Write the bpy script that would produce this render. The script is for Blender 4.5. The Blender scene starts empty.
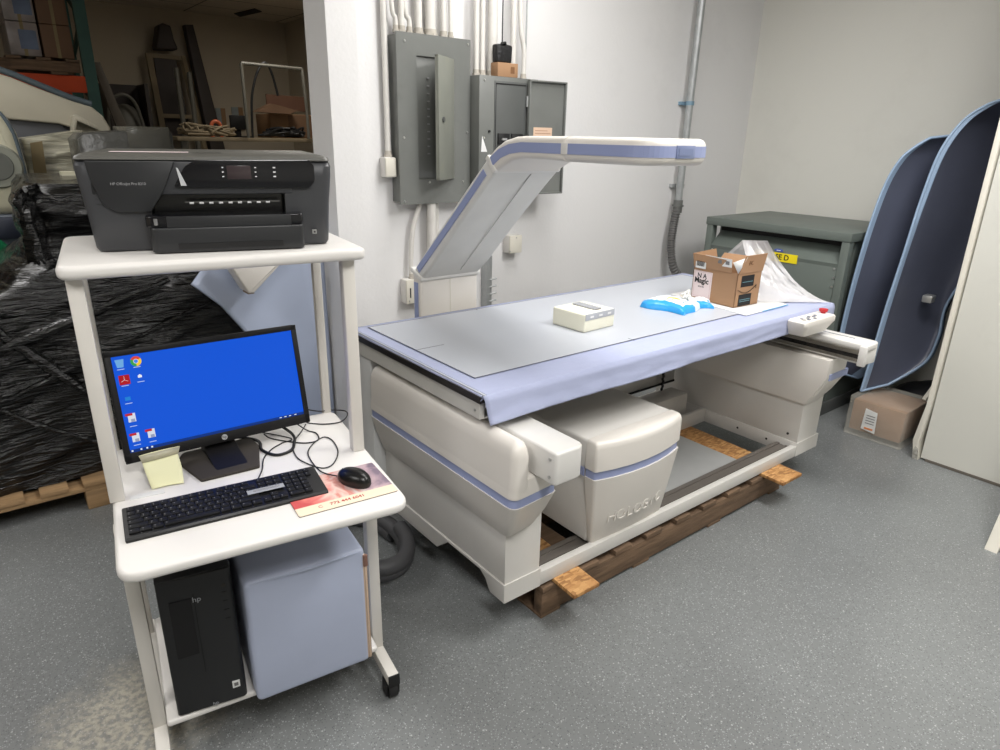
import bpy, bmesh, math, random
from mathutils import Vector, Matrix, noise
random.seed(7)
PI = math.pi
def R(d): return math.radians(d)
SC = bpy.context.scene
COL = SC.collection

# ------------------------------------------------------------------ camera
CAM_LOC = Vector((0, 0, 1.54))
F_PX = 663.12
YAW, PITCH, ROLL = R(38.5506), R(19.7392), R(-1.2168)
def cam_axes():
    cy, sy = math.cos(YAW), math.sin(YAW)
    F = Vector((sy*math.cos(PITCH), cy*math.cos(PITCH), -math.sin(PITCH)))
    Rt = Vector((cy, -sy, 0)); D = F.cross(Rt)
    c, s = math.cos(ROLL), math.sin(ROLL)
    return c*Rt + s*D, -s*Rt + c*D, F
AX_R, AX_D, AX_F = cam_axes()
def P(px, py, val, ax=1):
    """world point seen at pixel (px,py) on the plane axis=val"""
    d = AX_R*(px-500) + AX_D*(py-375) + AX_F*F_PX
    t = (val-CAM_LOC[ax])/d[ax]
    return CAM_LOC + d*t
cd = bpy.data.cameras.new('camera'); co = bpy.data.objects.new('camera', cd); COL.objects.link(co)
cd.sensor_fit = 'HORIZONTAL'; cd.sensor_width = 36.0; cd.lens = F_PX*36.0/1000.0
cd.clip_start = 0.05; cd.clip_end = 60
m3 = Matrix((AX_R, -AX_D, -AX_F)).transposed()
co.matrix_world = Matrix.Translation(CAM_LOC) @ m3.to_4x4()
SC.camera = co

# ------------------------------------------------------------------ materials
def srgb(r, g, b):
    f = lambda c: (c/255/12.92) if c/255 <= .04045 else ((c/255+.055)/1.055)**2.4
    return (f(r), f(g), f(b), 1)
def mat(name, col, rough=.5, metal=0, var=.06, vscale=6, bump=0, bscale=40, stretch=(1,1,1), spec=.5,
        alpha=None, trans=0, coat=0, dirt=None, dirt_scale=3, dirt_amt=.3, emis=None):
    m = bpy.data.materials.new(name); m.use_nodes = True
    N, L = m.node_tree.nodes, m.node_tree.links
    b = N['Principled BSDF']
    b.inputs['Roughness'].default_value = rough; b.inputs['Metallic'].default_value = metal
    b.inputs['Specular IOR Level'].default_value = spec
    b.inputs['Coat Weight'].default_value = coat
    if trans: b.inputs['Transmission Weight'].default_value = trans
    if alpha is not None: b.inputs['Alpha'].default_value = alpha
    c = srgb(*col)
    tc = N.new('ShaderNodeTexCoord'); mp = N.new('ShaderNodeMapping'); mp.inputs['Scale'].default_value = stretch
    L.new(tc.outputs['Object'], mp.inputs['Vector'])
    nz = N.new('ShaderNodeTexNoise'); nz.inputs['Scale'].default_value = vscale; nz.inputs['Detail'].default_value = 5
    L.new(mp.outputs[0], nz.inputs['Vector'])
    rp = N.new('ShaderNodeValToRGB')
    rp.color_ramp.elements[0].position = .3; rp.color_ramp.elements[1].position = .7
    rp.color_ramp.elements[0].color = tuple(max(0, x*(1-var)) for x in c[:3])+(1,)
    rp.color_ramp.elements[1].color = tuple(min(1, x*(1+var)) for x in c[:3])+(1,)
    L.new(nz.outputs['Fac'], rp.inputs['Fac'])
    out = rp.outputs['Color']
    if dirt:
        n2 = N.new('ShaderNodeTexNoise'); n2.inputs['Scale'].default_value = dirt_scale; n2.inputs['Detail'].default_value = 8
        n2.inputs['Roughness'].default_value = .7
        L.new(tc.outputs['Object'], n2.inputs['Vector'])
        r2 = N.new('ShaderNodeValToRGB'); r2.color_ramp.elements[0].position = .55; r2.color_ramp.elements[1].position = .78
        r2.color_ramp.elements[1].color = (dirt_amt,)*3+(1,)
        L.new(n2.outputs['Fac'], r2.inputs['Fac'])
        mx = N.new('ShaderNodeMix'); mx.data_type = 'RGBA'
        L.new(r2.outputs['Color'], mx.inputs[0]); L.new(out, mx.inputs[6]); mx.inputs[7].default_value = srgb(*dirt)
        out = mx.outputs[2]
    L.new(out, b.inputs['Base Color'])
    if bump:
        bn = N.new('ShaderNodeTexNoise'); bn.inputs['Scale'].default_value = bscale; bn.inputs['Detail'].default_value = 4
        L.new(mp.outputs[0], bn.inputs['Vector'])
        bp = N.new('ShaderNodeBump'); bp.inputs['Strength'].default_value = bump; bp.inputs['Distance'].default_value = .01
        L.new(bn.outputs['Fac'], bp.inputs['Height']); L.new(bp.outputs['Normal'], b.inputs['Normal'])
    if emis:
        b.inputs['Emission Color'].default_value = c; b.inputs['Emission Strength'].default_value = emis
    return m

# ------------------------------------------------------------------ geometry builder
class G:
    def __init__(s): s.V = []; s.F = []; s.I = []; s.mi = 0; s.T = None
    def add(s, vs, fs, mi=None):
        n = len(s.V)
        for v in vs:
            v = Vector(v)
            s.V.append(s.T @ v if s.T else v)
        for f in fs: s.F.append([i+n for i in f]); s.I.append(s.mi if mi is None else mi)
        return s
    def addbm(s, bm, mi=None):
        bm.verts.index_update()
        s.add([v.co.copy() for v in bm.verts], [[v.index for v in f.verts] for f in bm.faces], mi); bm.free(); return s
    def box(s, x0, x1, y0, y1, z0, z1, bev=0, seg=2, mi=None):
        x0, x1 = min(x0, x1), max(x0, x1); y0, y1 = min(y0, y1), max(y0, y1); z0, z1 = min(z0, z1), max(z0, z1)
        bm = bmesh.new(); bmesh.ops.create_cube(bm, size=1)
        for v in bm.verts:
            v.co = Vector((x0+(v.co.x+.5)*(x1-x0), y0+(v.co.y+.5)*(y1-y0), z0+(v.co.z+.5)*(z1-z0)))
        if bev:
            bev = min(bev, .49*min(x1-x0, y1-y0, z1-z0))
            bmesh.ops.bevel(bm, geom=bm.edges[:], offset=bev, segments=seg, profile=.5, affect='EDGES')
        return s.addbm(bm, mi)
    def prism(s, poly, ax, a, b, bev=0, seg=2, mi=None, capa=None, capb=None):
        """extrude 2D polygon along axis ax. 2D coords map to the other two axes in order"""
        def mk(p, t):
            if ax == 0: return Vector((t, p[0], p[1]))
            if ax == 1: return Vector((p[0], t, p[1]))
            return Vector((p[0], p[1], t))
        bm = bmesh.new()
        A = [bm.verts.new(mk(p, a)) for p in poly]; Bv = [bm.verts.new(mk(p, b)) for p in poly]
        n = len(poly)
        fa = bm.faces.new(A[::-1]); fb = bm.faces.new(Bv)
        for i in range(n): bm.faces.new((A[i], A[(i+1) % n], Bv[(i+1) % n], Bv[i]))
        bmesh.ops.recalc_face_normals(bm, faces=bm.faces[:])
        if bev:
            ed = list(set(list(fa.edges)+list(fb.edges)))
            bmesh.ops.bevel(bm, geom=ed, offset=bev, segments=seg, profile=.5, affect='EDGES')
        return s.addbm(bm, mi)
    def cyl(s, p0, p1, r0, r1=None, seg=16, caps=True, mi=None):
        r1 = r0 if r1 is None else r1
        return s.tube([p0, p1], [r0, r1], seg, caps, mi)
    def tube(s, pts, r, seg=10, caps=True, mi=None):
        pts = [Vector(p) for p in pts]; n = len(pts)
        rs = r if isinstance(r, (list, tuple)) else [r]*n
        t0 = (pts[1]-pts[0]).normalized()
        up = Vector((0, 0, 1)) if abs(t0.z) < .9 else Vector((1, 0, 0))
        u = t0.cross(up).normalized(); vs = []; fs = []
        for i, p in enumerate(pts):
            if i == 0: t = t0
            elif i == n-1: t = (pts[-1]-pts[-2]).normalized()
            else: t = ((pts[i+1]-p).normalized()+(p-pts[i-1]).normalized())
            if t.length < 1e-6: t = pts[i+1]-p
            t.normalize()
            u = (u - t*u.dot(t)).normalized(); w = t.cross(u)
            for k in range(seg):
                a = 2*PI*k/seg; vs.append(p+(u*math.cos(a)+w*math.sin(a))*rs[i])
        for i in range(n-1):
            for k in range(seg):
                k2 = (k+1) % seg
                fs.append([i*seg+k, i*seg+k2, (i+1)*seg+k2, (i+1)*seg+k])
        if caps: fs.append(list(range(seg))[::-1]); fs.append([(n-1)*seg+k for k in range(seg)])
        return s.add(vs, fs, mi)
    def loft(s, rings, caps=True, mi=None, closed=True):
        n = len(rings[0]); vs = [v for r in rings for v in r]; fs = []
        for i in range(len(rings)-1):
            for k in range(n if closed else n-1):
                k2 = (k+1) % n
                fs.append([i*n+k, i*n+k2, (i+1)*n+k2, (i+1)*n+k])
        if caps and closed: fs.append(list(range(n))[::-1]); fs.append([(len(rings)-1)*n+k for k in range(n)])
        return s.add(vs, fs, mi)
    def sphere(s, c, r, sc=(1, 1, 1), u=16, v=10, mi=None):
        bm = bmesh.new(); bmesh.ops.create_uvsphere(bm, u_segments=u, v_segments=v, radius=r)
        for x in bm.verts: x.co = Vector((x.co.x*sc[0]+c[0], x.co.y*sc[1]+c[1], x.co.z*sc[2]+c[2]))
        return s.addbm(bm, mi)
    def grid(s, f, nu, nv, mi=None):
        vs = [f(i/nu, j/nv) for j in range(nv+1) for i in range(nu+1)]
        fs = [[j*(nu+1)+i, j*(nu+1)+i+1, (j+1)*(nu+1)+i+1, (j+1)*(nu+1)+i] for j in range(nv) for i in range(nu)]
        return s.add(vs, fs, mi)
    def bar(s, a, b, w, h, mi=None, up=(0, 0, 1)):
        a, b = Vector(a), Vector(b); t = (b-a).normalized(); u = t.cross(Vector(up)).normalized(); v = u.cross(t)
        vs = []
        for p in (a, b):
            for sx, sy in ((-1, -1), (1, -1), (1, 1), (-1, 1)): vs.append(p+u*sx*w/2+v*sy*h/2)
        return s.add(vs, [[3, 2, 1, 0], [4, 5, 6, 7], [0, 1, 5, 4], [1, 2, 6, 5], [2, 3, 7, 6], [3, 0, 4, 7]], mi)

def rpoly(pts, r, n=5):
    """round the corners of a 2D polygon; r scalar or list"""
    out = []; k = len(pts); rr = r if isinstance(r, (list, tuple)) else [r]*k
    for i in range(k):
        p = Vector(pts[i]); a = Vector(pts[i-1]); b = Vector(pts[(i+1) % k]); q = rr[i]
        if q <= 0: out.append(tuple(p)); continue
        da = (a-p).normalized(); db = (b-p).normalized()
        ang = da.angle(db); d = min(q/math.tan(ang/2), .48*(a-p).length, .48*(b-p).length)
        s0 = p+da*d; s1 = p+db*d
        for j in range(n+1):
            t = j/n; out.append(tuple(s0*(1-t)**2+p*2*t*(1-t)+s1*t*t))
    return out
def rect(x0, x1, y0, y1): return [(x0, y0), (x1, y0), (x1, y1), (x0, y1)]
def smooth_path(pts, n=8, closed=False):
    pts = [Vector(p) for p in pts]; out = []; k = len(pts)
    for i in range(k-1 if not closed else k):
        p0 = pts[i-1] if (i > 0 or closed) else pts[0]; p1 = pts[i]; p2 = pts[(i+1) % k]
        p3 = pts[(i+2) % k] if (i+2 < k or closed) else pts[-1]
        for j in range(n):
            t = j/n
            out.append(.5*((2*p1)+(p2-p0)*t+(2*p0-5*p1+4*p2-p3)*t*t+(3*p1-p0-3*p2+p3)*t**3))
    if not closed: out.append(pts[-1])
    return out

MW = {}
def _mesh(name, g, mats, smooth, inv, angle=38):
    me = bpy.data.meshes.new(name)
    vs = [inv @ v for v in g.V] if inv else g.V
    me.from_pydata([tuple(v) for v in vs], [], g.F)
    if not isinstance(mats, (list, tuple)): mats = [mats]
    for m in mats: me.materials.append(m)
    for p, i in zip(me.polygons, g.I): p.material_index = min(i, len(mats)-1); p.use_smooth = smooth
    me.validate(); me.update()
    bm = bmesh.new(); bm.from_mesh(me); bmesh.ops.recalc_face_normals(bm, faces=bm.faces[:]); bm.to_mesh(me); bm.free()
    if smooth: me.set_sharp_from_angle(angle=R(angle))
    return me
def props(o, label=None, cat=None, group=None, kind=None):
    if label: o['label'] = label
    if cat: o['category'] = cat
    if group: o['group'] = group
    if kind: o['kind'] = kind
    return o
def thing(name, label, cat, loc=(0, 0, 0), rz=0, group=None):
    o = bpy.data.objects.new(name, None); COL.objects.link(o); o.empty_display_size = .1
    o.location = loc; o.rotation_euler = (0, 0, rz)
    MW[o.name] = Matrix.Translation(Vector(loc)) @ Matrix.Rotation(rz, 4, 'Z')
    return props(o, label, cat, group)
def part(name, g, mats, parent, world=True, smooth=True, label=None, kind=None):
    """a mesh child; world=True means g holds world coordinates, else the thing's local ones"""
    M = MW[parent.name]
    me = _mesh(name, g, mats, smooth, M.inverted() if world else None)
    o = bpy.data.objects.new(name, me); COL.objects.link(o); o.parent = parent; MW[o.name] = M
    if label: o['label'] = label
    if kind: o['kind'] = kind
    return o
def solo(name, g, mats, label=None, cat=None, group=None, kind=None, smooth=True):
    xs = [v.x for v in g.V]; ys = [v.y for v in g.V]; zs = [v.z for v in g.V]
    b = Vector(((min(xs)+max(xs))/2, (min(ys)+max(ys))/2, min(zs)))
    M = Matrix.Translation(b)
    me = _mesh(name, g, mats, smooth, M.inverted())
    o = bpy.data.objects.new(name, me); COL.objects.link(o); o.location = b; MW[o.name] = M
    return props(o, label, cat, group, kind)
def copy_tree(o, parent=None):
    c = o.copy(); COL.objects.link(c); c.parent = parent
    for ch in [x for x in bpy.data.objects if x.parent == o]: copy_tree(ch, c)
    return c
def text_g(g, txt, size, M, depth=.0004, mi=None, bold=0, spacing=1, align='CENTER'):
    """text in the local XY plane of M, extruded along its Z"""
    cu = bpy.data.curves.new('t', 'FONT'); cu.body = txt; cu.size = size; cu.extrude = depth; cu.align_x = align; cu.align_y = 'CENTER'
    cu.space_character = spacing; cu.offset = bold; cu.resolution_u = 3
    o = bpy.data.objects.new('t', cu); COL.objects.link(o)
    me = bpy.data.meshes.new_from_object(o.evaluated_get(bpy.context.evaluated_depsgraph_get()))
    g.add([M @ v.co for v in me.vertices], [list(p.vertices) for p in me.polygons], mi)
    bpy.data.objects.remove(o); bpy.data.curves.remove(cu); bpy.data.meshes.remove(me)
def frame(o, x, y):
    """matrix with origin o, X along x, Y along y"""
    x = Vector(x).normalized(); y = Vector(y).normalized(); z = x.cross(y)
    return Matrix.Translation(Vector(o)) @ Matrix((x, y, z)).transposed().to_4x4()
# ------------------------------------------------------------------ palette
M_wall = mat('painted_wall', (224, 223, 223), .75, var=.012, vscale=1.5, bump=.08, bscale=60, dirt=(170, 168, 166), dirt_scale=1.2, dirt_amt=.18)
M_wallr = mat('painted_wall_warm', (220, 219, 212), .75, var=.012, vscale=1.2, bump=.05, bscale=50, dirt=(160, 156, 150), dirt_scale=1.1, dirt_amt=.15)
M_part = mat('partition_board', (205, 204, 196), .6, var=.02, vscale=2, dirt=(150, 145, 138), dirt_scale=2.2, dirt_amt=.2)
M_farwall = mat('far_wall_paint', (190, 178, 158), .8, var=.05, vscale=.5)
M_trimw = mat('white_trim', (214, 210, 198), .5, var=.04)
M_condw = mat('painted_conduit', (214, 211, 206), .5, var=.03, vscale=9, dirt=(140, 130, 118), dirt_scale=14, dirt_amt=.25)
M_galv = mat('galvanised_steel', (176, 179, 180), .4, metal=.5, var=.1, vscale=25)
M_flex = mat('grey_flexible_conduit', (112, 111, 110), .45, metal=.3, var=.08)
M_blue_strap = mat('pale_blue_tape', (120, 150, 170), .6)
M_panel = mat('grey_panel_enamel', (110, 112, 109), .4, var=.07, vscale=7, dirt=(82, 84, 82), dirt_scale=6, dirt_amt=.4)
M_panel_in = mat('panel_inner_grey', (84, 86, 85), .45, var=.06)
M_breaker = mat('black_breaker', (26, 26, 28), .4)
M_brkh = mat('breaker_handle', (150, 150, 150), .5)
M_green = mat('transformer_green_grey', (98, 106, 101), .42, var=.05, vscale=3, dirt=(80, 88, 82), dirt_scale=4, dirt_amt=.3)
M_black = mat('matt_black', (16, 16, 17), .7)
M_yellow = mat('yellow_label', (236, 214, 20), .5)
M_bluelab = mat('blue_label', (70, 90, 170), .5)
M_ink = mat('black_ink', (22, 22, 22), .6)
M_cream = mat('cream_enclosure', (222, 217, 210), .38, var=.015, vscale=3)
M_cream2 = mat('cream_metal', (212, 209, 204), .42, var=.02, vscale=3, dirt=(170, 160, 150), dirt_scale=5, dirt_amt=.15)
M_capw = mat('white_plastic_cap', (222, 220, 216), .35, var=.01)
M_lav = mat('lavender_stripe', (148, 158, 196), .4, var=.02)
M_sheet = mat('lavender_sheet', (174, 181, 211), .45, var=.03, vscale=4, bump=.12, bscale=14, stretch=(1, 3, 3))
M_matt = mat('table_surface', (186, 190, 198), .35, var=.02, vscale=2)
M_line = mat('thin_dark_line', (90, 94, 110), .5)
M_rail = mat('brown_grey_rail', (116, 110, 104), .4, metal=.3, var=.05, stretch=(.3, 6, 6))
M_darkrail = mat('dark_edge_rail', (44, 41, 40), .4, metal=.3)
M_alu = mat('aluminium', (198, 198, 196), .32, metal=.7, var=.04)
M_chrome = mat('polished_rail', (200, 196, 190), .18, metal=1, var=.03)
M_red = mat('red_button', (196, 30, 38), .35)
M_grbtn = mat('grey_button', (105, 110, 125), .5)
M_wood = mat('weathered_pallet_wood', (110, 88, 68), .8, var=.35, vscale=5, stretch=(1, 8, 8), bump=.3, bscale=20, dirt=(52, 40, 32), dirt_scale=5, dirt_amt=.7)
M_wood2 = mat('pale_pallet_wood', (158, 128, 92), .75, var=.25, vscale=4, stretch=(1, 9, 9), bump=.2, bscale=20, dirt=(90, 70, 50), dirt_scale=4, dirt_amt=.4)
M_cart = mat('white_laminate', (224, 221, 217), .4, var=.01)
M_cartleg = mat('white_powder_coat', (216, 212, 205), .45, var=.02, vscale=8)
M_caster = mat('black_rubber', (20, 20, 21), .6)
M_pr = mat('printer_charcoal', (62, 63, 66), .42, var=.03, bump=.03, bscale=300)
M_pr2 = mat('printer_black_gloss', (22, 22, 25), .16, var=.02)
M_pr3 = mat('printer_dark', (40, 41, 43), .4, var=.03)
M_prtop = mat('printer_lid_grey', (84, 83, 78), .45, var=.03)
M_lcd = mat('printer_lcd', (62, 52, 54), .2)
M_white = mat('white_print', (225, 225, 225), .5)
M_mon = mat('monitor_black', (20, 19, 20), .5, var=.03, spec=.3)
M_monb = mat('monitor_base_grey', (62, 58, 54), .65, var=.03, spec=.15)
M_key = mat('black_key', (18, 18, 19), .6, var=.02, spec=.3)
M_kb = mat('keyboard_black', (14, 14, 15), .4, var=.02)
M_kl = mat('silver_label', (160, 162, 166), .5)
M_mouse = mat('mouse_black', (14, 14, 15), .32, spec=.4)
M_tow = mat('tower_black', (20, 20, 21), .35, var=.03)
M_towside = mat('tower_side_grey', (98, 94, 88), .5)
M_vinyl = mat('light_blue_vinyl', (172, 180, 202), .42, var=.03, vscale=5, bump=.05, bscale=15)
M_zip = mat('zip_tape_tan', (196, 172, 150), .6)
M_zipd = mat('zip_teeth', (120, 100, 84), .5)
M_note = mat('yellow_note', (230, 228, 186), .8, var=.03)
M_cable = mat('black_cable', (20, 20, 22), .45)
M_hose = mat('grey_hose', (78, 78, 80), .55)
M_card = mat('cardboard', (160, 124, 92), .75, var=.05, vscale=5, bump=.05, bscale=60)
M_cardd = mat('cardboard_edge', (120, 84, 54), .8)
M_tape = mat('white_printed_tape', (214, 214, 212), .4, var=.05)
M_pinkl = mat('pinkish_label', (226, 210, 210), .55)
M_foam = mat('cream_foam', (232, 230, 212), .7, var=.02, bump=.05, bscale=80)
M_foamg = mat('grey_strip', (176, 178, 184), .5)
M_slot = mat('slot_dark', (110, 108, 108), .6)
M_wipew = mat('wipes_white', (226, 232, 238), .3, var=.03, bump=.3, bscale=30)
M_wipeb = mat('wipes_blue', (48, 156, 226), .3, var=.06, bump=.3, bscale=30)
M_wipey = mat('wipes_yellow', (240, 190, 60), .4)
M_tissue = mat('tissue', (240, 240, 236), .8)
M_cone = mat('sky_blue_edge', (120, 180, 220), .5)
M_shell_out = mat('shell_light_blue', (146, 168, 194), .35, var=.03)
M_shell_in = mat('shell_dark_inside', (86, 90, 106), .28, var=.08, vscale=3)  # inside of the covers, darker than the outside
M_wrapw = mat('stretch_film_pale', (190, 186, 166), .22, var=.35, vscale=7, stretch=(1, 1, 7), bump=.9, bscale=9)
M_tan = mat('tan_strap', (140, 124, 90), .7)
M_screenw = mat('screw_head', (190, 190, 188), .3, metal=.8)
def film(name, col, alpha, rough=.18, bump=.6, bscale=12, stretch=(1, 1, 1)):
    m = mat(name, col, rough, var=.1, bump=bump, bscale=bscale, stretch=stretch, alpha=alpha)
    return m
M_film = film('clear_plastic_film', (226, 224, 226), .62)
M_film2 = film('hazy_plastic_film', (214, 212, 202), .30)
M_film3 = film('dark_clear_bag', (120, 118, 108), .5)

def special(name):
    m = bpy.data.materials.new(name); m.use_nodes = True
    return m, m.node_tree.nodes, m.node_tree.links, m.node_tree.nodes['Principled BSDF']
# speckled epoxy floor
def floor_mat():
    m, N, L, b = special('flake_epoxy_floor')
    tc = N.new('ShaderNodeTexCoord')
    def noi(sc, det=3, src=None):
        n = N.new('ShaderNodeTexNoise'); n.inputs['Scale'].default_value = sc; n.inputs['Detail'].default_value = det
        L.new(tc.outputs['Object'], n.inputs['Vector']); return n
    def ramp(src, stops):
        r = N.new('ShaderNodeValToRGB'); e = r.color_ramp.elements
        e[0].position, e[0].color = stops[0]; e[1].position, e[1].color = stops[-1]
        for p, c in stops[1:-1]: q = e.new(p); q.color = c
        L.new(src, r.inputs['Fac']); return r
    def mix(fac, a, c2):
        x = N.new('ShaderNodeMix'); x.data_type = 'RGBA'; L.new(fac, x.inputs[0])
        L.new(a, x.inputs[6])
        if isinstance(c2, tuple): x.inputs[7].default_value = c2
        else: L.new(c2, x.inputs[7])
        return x.outputs[2]
    base = ramp(noi(1.3, 6).outputs['Fac'], [(.3, srgb(112, 114, 114)), (.7, srgb(126, 129, 129))]).outputs['Color']
    for sc, col, th, seed in ((210, srgb(168, 171, 171), .80, 0), (190, srgb(84, 86, 88), .74, 3), (150, srgb(184, 185, 184), .95, 7)):
        v = N.new('ShaderNodeTexVoronoi'); v.inputs['Scale'].default_value = sc
        mp = N.new('ShaderNodeMapping'); mp.inputs['Location'].default_value = (seed*3.1, seed, 0); L.new(tc.outputs['Object'], mp.inputs[0]); L.new(mp.outputs[0], v.inputs['Vector'])
        sep = N.new('ShaderNodeSeparateColor'); L.new(v.outputs['Color'], sep.inputs[0])
        r1 = ramp(sep.outputs[0], [(th, (0, 0, 0, 1)), (th+.02, (.8, .8, .8, 1))])
        r2 = ramp(v.outputs['Distance'], [(.25, (1, 1, 1, 1)), (.5, (0, 0, 0, 1))])
        mu = N.new('ShaderNodeMath'); mu.operation = 'MULTIPLY'; L.new(r1.outputs[0], mu.inputs[0]); L.new(r2.outputs[0], mu.inputs[1])
        base = mix(mu.outputs[0], base, col)
    # worn pale patch beside the cart, scuffs
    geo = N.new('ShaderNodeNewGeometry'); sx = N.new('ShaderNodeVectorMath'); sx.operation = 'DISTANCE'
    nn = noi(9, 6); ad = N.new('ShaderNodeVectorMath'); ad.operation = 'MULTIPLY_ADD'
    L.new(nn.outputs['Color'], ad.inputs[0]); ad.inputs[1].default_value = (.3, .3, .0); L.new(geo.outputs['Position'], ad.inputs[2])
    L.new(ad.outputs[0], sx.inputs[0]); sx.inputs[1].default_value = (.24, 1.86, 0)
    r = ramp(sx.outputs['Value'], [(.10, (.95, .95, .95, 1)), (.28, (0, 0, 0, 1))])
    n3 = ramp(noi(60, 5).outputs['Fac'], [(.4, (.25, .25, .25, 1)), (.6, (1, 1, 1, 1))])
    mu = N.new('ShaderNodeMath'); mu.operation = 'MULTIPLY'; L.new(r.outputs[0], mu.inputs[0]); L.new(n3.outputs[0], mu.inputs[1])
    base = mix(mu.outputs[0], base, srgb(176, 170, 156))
    L.new(base, b.inputs['Base Color']); b.inputs['Roughness'].default_value = .36
    bp = N.new('ShaderNodeBump'); bp.inputs['Strength'].default_value = .35; bp.inputs['Distance'].default_value = .004
    L.new(noi(70, 3).outputs['Fac'], bp.inputs['Height']); L.new(bp.outputs[0], b.inputs['Normal'])
    return m
M_floor = floor_mat()
def blackwrap_mat():
    m, N, L, b = special('black_stretch_wrap')
    tc = N.new('ShaderNodeTexCoord'); mp = N.new('ShaderNodeMapping'); mp.inputs['Scale'].default_value = (1.2, 1.2, 9); mp.inputs['Rotation'].default_value = (R(8), R(24), 0)
    L.new(tc.outputs['Object'], mp.inputs[0])
    n = N.new('ShaderNodeTexNoise'); n.inputs['Scale'].default_value = 4; n.inputs['Detail'].default_value = 6; n.inputs['Distortion'].default_value = 1.4; L.new(mp.outputs[0], n.inputs['Vector'])
    n2 = N.new('ShaderNodeTexNoise'); n2.inputs['Scale'].default_value = 22; n2.inputs['Detail'].default_value = 4; L.new(tc.outputs['Object'], n2.inputs['Vector'])
    bp = N.new('ShaderNodeBump'); bp.inputs['Strength'].default_value = .8; bp.inputs['Distance'].default_value = .03; L.new(n.outputs['Fac'], bp.inputs['Height'])
    b2 = N.new('ShaderNodeBump'); b2.inputs['Strength'].default_value = .3; b2.inputs['Distance'].default_value = .008; L.new(n2.outputs['Fac'], b2.inputs['Height']); L.new(bp.outputs[0], b2.inputs['Normal'])
    L.new(b2.outputs[0], b.inputs['Normal'])
    b.inputs['Base Color'].default_value = srgb(14, 14, 14); b.inputs['Roughness'].default_value = .17; b.inputs['Specular IOR Level'].default_value = .55
    return m
M_bwrap = blackwrap_mat()
def osb_mat():
    m, N, L, b = special('oriented_strand_board')
    tc = N.new('ShaderNodeTexCoord'); mp = N.new('ShaderNodeMapping'); mp.inputs['Scale'].default_value = (1, 2.6, 1); mp.inputs['Rotation'].default_value = (0, 0, R(35)); L.new(tc.outputs['Object'], mp.inputs[0])
    v = N.new('ShaderNodeTexVoronoi'); v.inputs['Scale'].default_value = 42; L.new(mp.outputs[0], v.inputs['Vector'])
    s = N.new('ShaderNodeSeparateColor'); L.new(v.outputs['Color'], s.inputs[0])
    r = N.new('ShaderNodeValToRGB'); e = r.color_ramp.elements; e[0].color = srgb(150, 106, 62); e[1].color = srgb(206, 160, 104); q = e.new(.5); q.color = srgb(180, 130, 78)
    L.new(s.outputs[0], r.inputs[0]); L.new(r.outputs[0], b.inputs['Base Color']); b.inputs['Roughness'].default_value = .7
    return m
M_osb = osb_mat()
def mousepad_mat():
    m, N, L, b = special('printed_mouse_mat')
    tc = N.new('ShaderNodeTexCoord'); sp = N.new('ShaderNodeSeparateXYZ'); L.new(tc.outputs['Object'], sp.inputs[0])
    n = N.new('ShaderNodeTexNoise'); n.inputs['Scale'].default_value = 11; n.inputs['Detail'].default_value = 3; n.inputs['Distortion'].default_value = 1.5; L.new(tc.outputs['Object'], n.inputs['Vector'])
    # x from -.12 (pink) to .12 (mauve)
    ma = N.new('ShaderNodeMapRange'); ma.inputs[1].default_value = -.12; ma.inputs[2].default_value = .12; L.new(sp.outputs[0], ma.inputs[0])
    ad = N.new('ShaderNodeMath'); ad.operation = 'MULTIPLY_ADD'; L.new(n.outputs['Fac'], ad.inputs[0]); ad.inputs[1].default_value = .9; ad.inputs[2].default_value = -.45
    a2 = N.new('ShaderNodeMath'); L.new(ma.outputs[0], a2.inputs[0]); L.new(ad.outputs[0], a2.inputs[1])
    r = N.new('ShaderNodeValToRGB'); e = r.color_ramp.elements
    e[0].position = .0; e[0].color = srgb(196, 84, 84); e[1].position = 1; e[1].color = srgb(124, 108, 124)
    for p, c in ((.25, (222, 128, 120)), (.42, (232, 196, 184)), (.52, (206, 132, 120)), (.62, (214, 200, 196)), (.8, (186, 160, 168))): q = e.new(p); q.color = srgb(*c)
    L.new(a2.outputs[0], r.inputs[0])
    # cream strip at the front edge
    st = N.new('ShaderNodeMath'); st.operation = 'LESS_THAN'; L.new(sp.outputs[1], st.inputs[0]); st.inputs[1].default_value = -.05
    mx = N.new('ShaderNodeMix'); mx.data_type = 'RGBA'; L.new(st.outputs[0], mx.inputs[0]); L.new(r.outputs[0], mx.inputs[6]); mx.inputs[7].default_value = srgb(232, 214, 190)
    L.new(mx.outputs[2], b.inputs['Base Color']); b.inputs['Roughness'].default_value = .55
    return m
M_mpad = mousepad_mat()
def emit(name, col, st, glossy=.1):
    m, N, L, b = special(name)
    b.inputs['Base Color'].default_value = (0.005, .005, .005, 1); b.inputs['Roughness'].default_value = .4; b.inputs['Specular IOR Level'].default_value = .1
    b.inputs['Emission Color'].default_value = srgb(*col); b.inputs['Emission Strength'].default_value = st
    return m
def ceil_mat():
    m, N, L, b = special('ceiling_tiles')
    tc = N.new('ShaderNodeTexCoord'); br = N.new('ShaderNodeTexBrick'); br.offset = 0; br.inputs['Scale'].default_value = 1
    br.inputs['Brick Width'].default_value = 1.22; br.inputs['Row Height'].default_value = .61; br.inputs['Mortar Size'].default_value = .012
    br.inputs['Color1'].default_value = srgb(216, 206, 190); br.inputs['Color2'].default_value = srgb(206, 196, 180); br.inputs['Mortar'].default_value = srgb(140, 132, 120)
    L.new(tc.outputs['Object'], br.inputs['Vector']); L.new(br.outputs['Color'], b.inputs['Base Color']); b.inputs['Roughness'].default_value = .9
    return m
M_ceil = ceil_mat()
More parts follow.
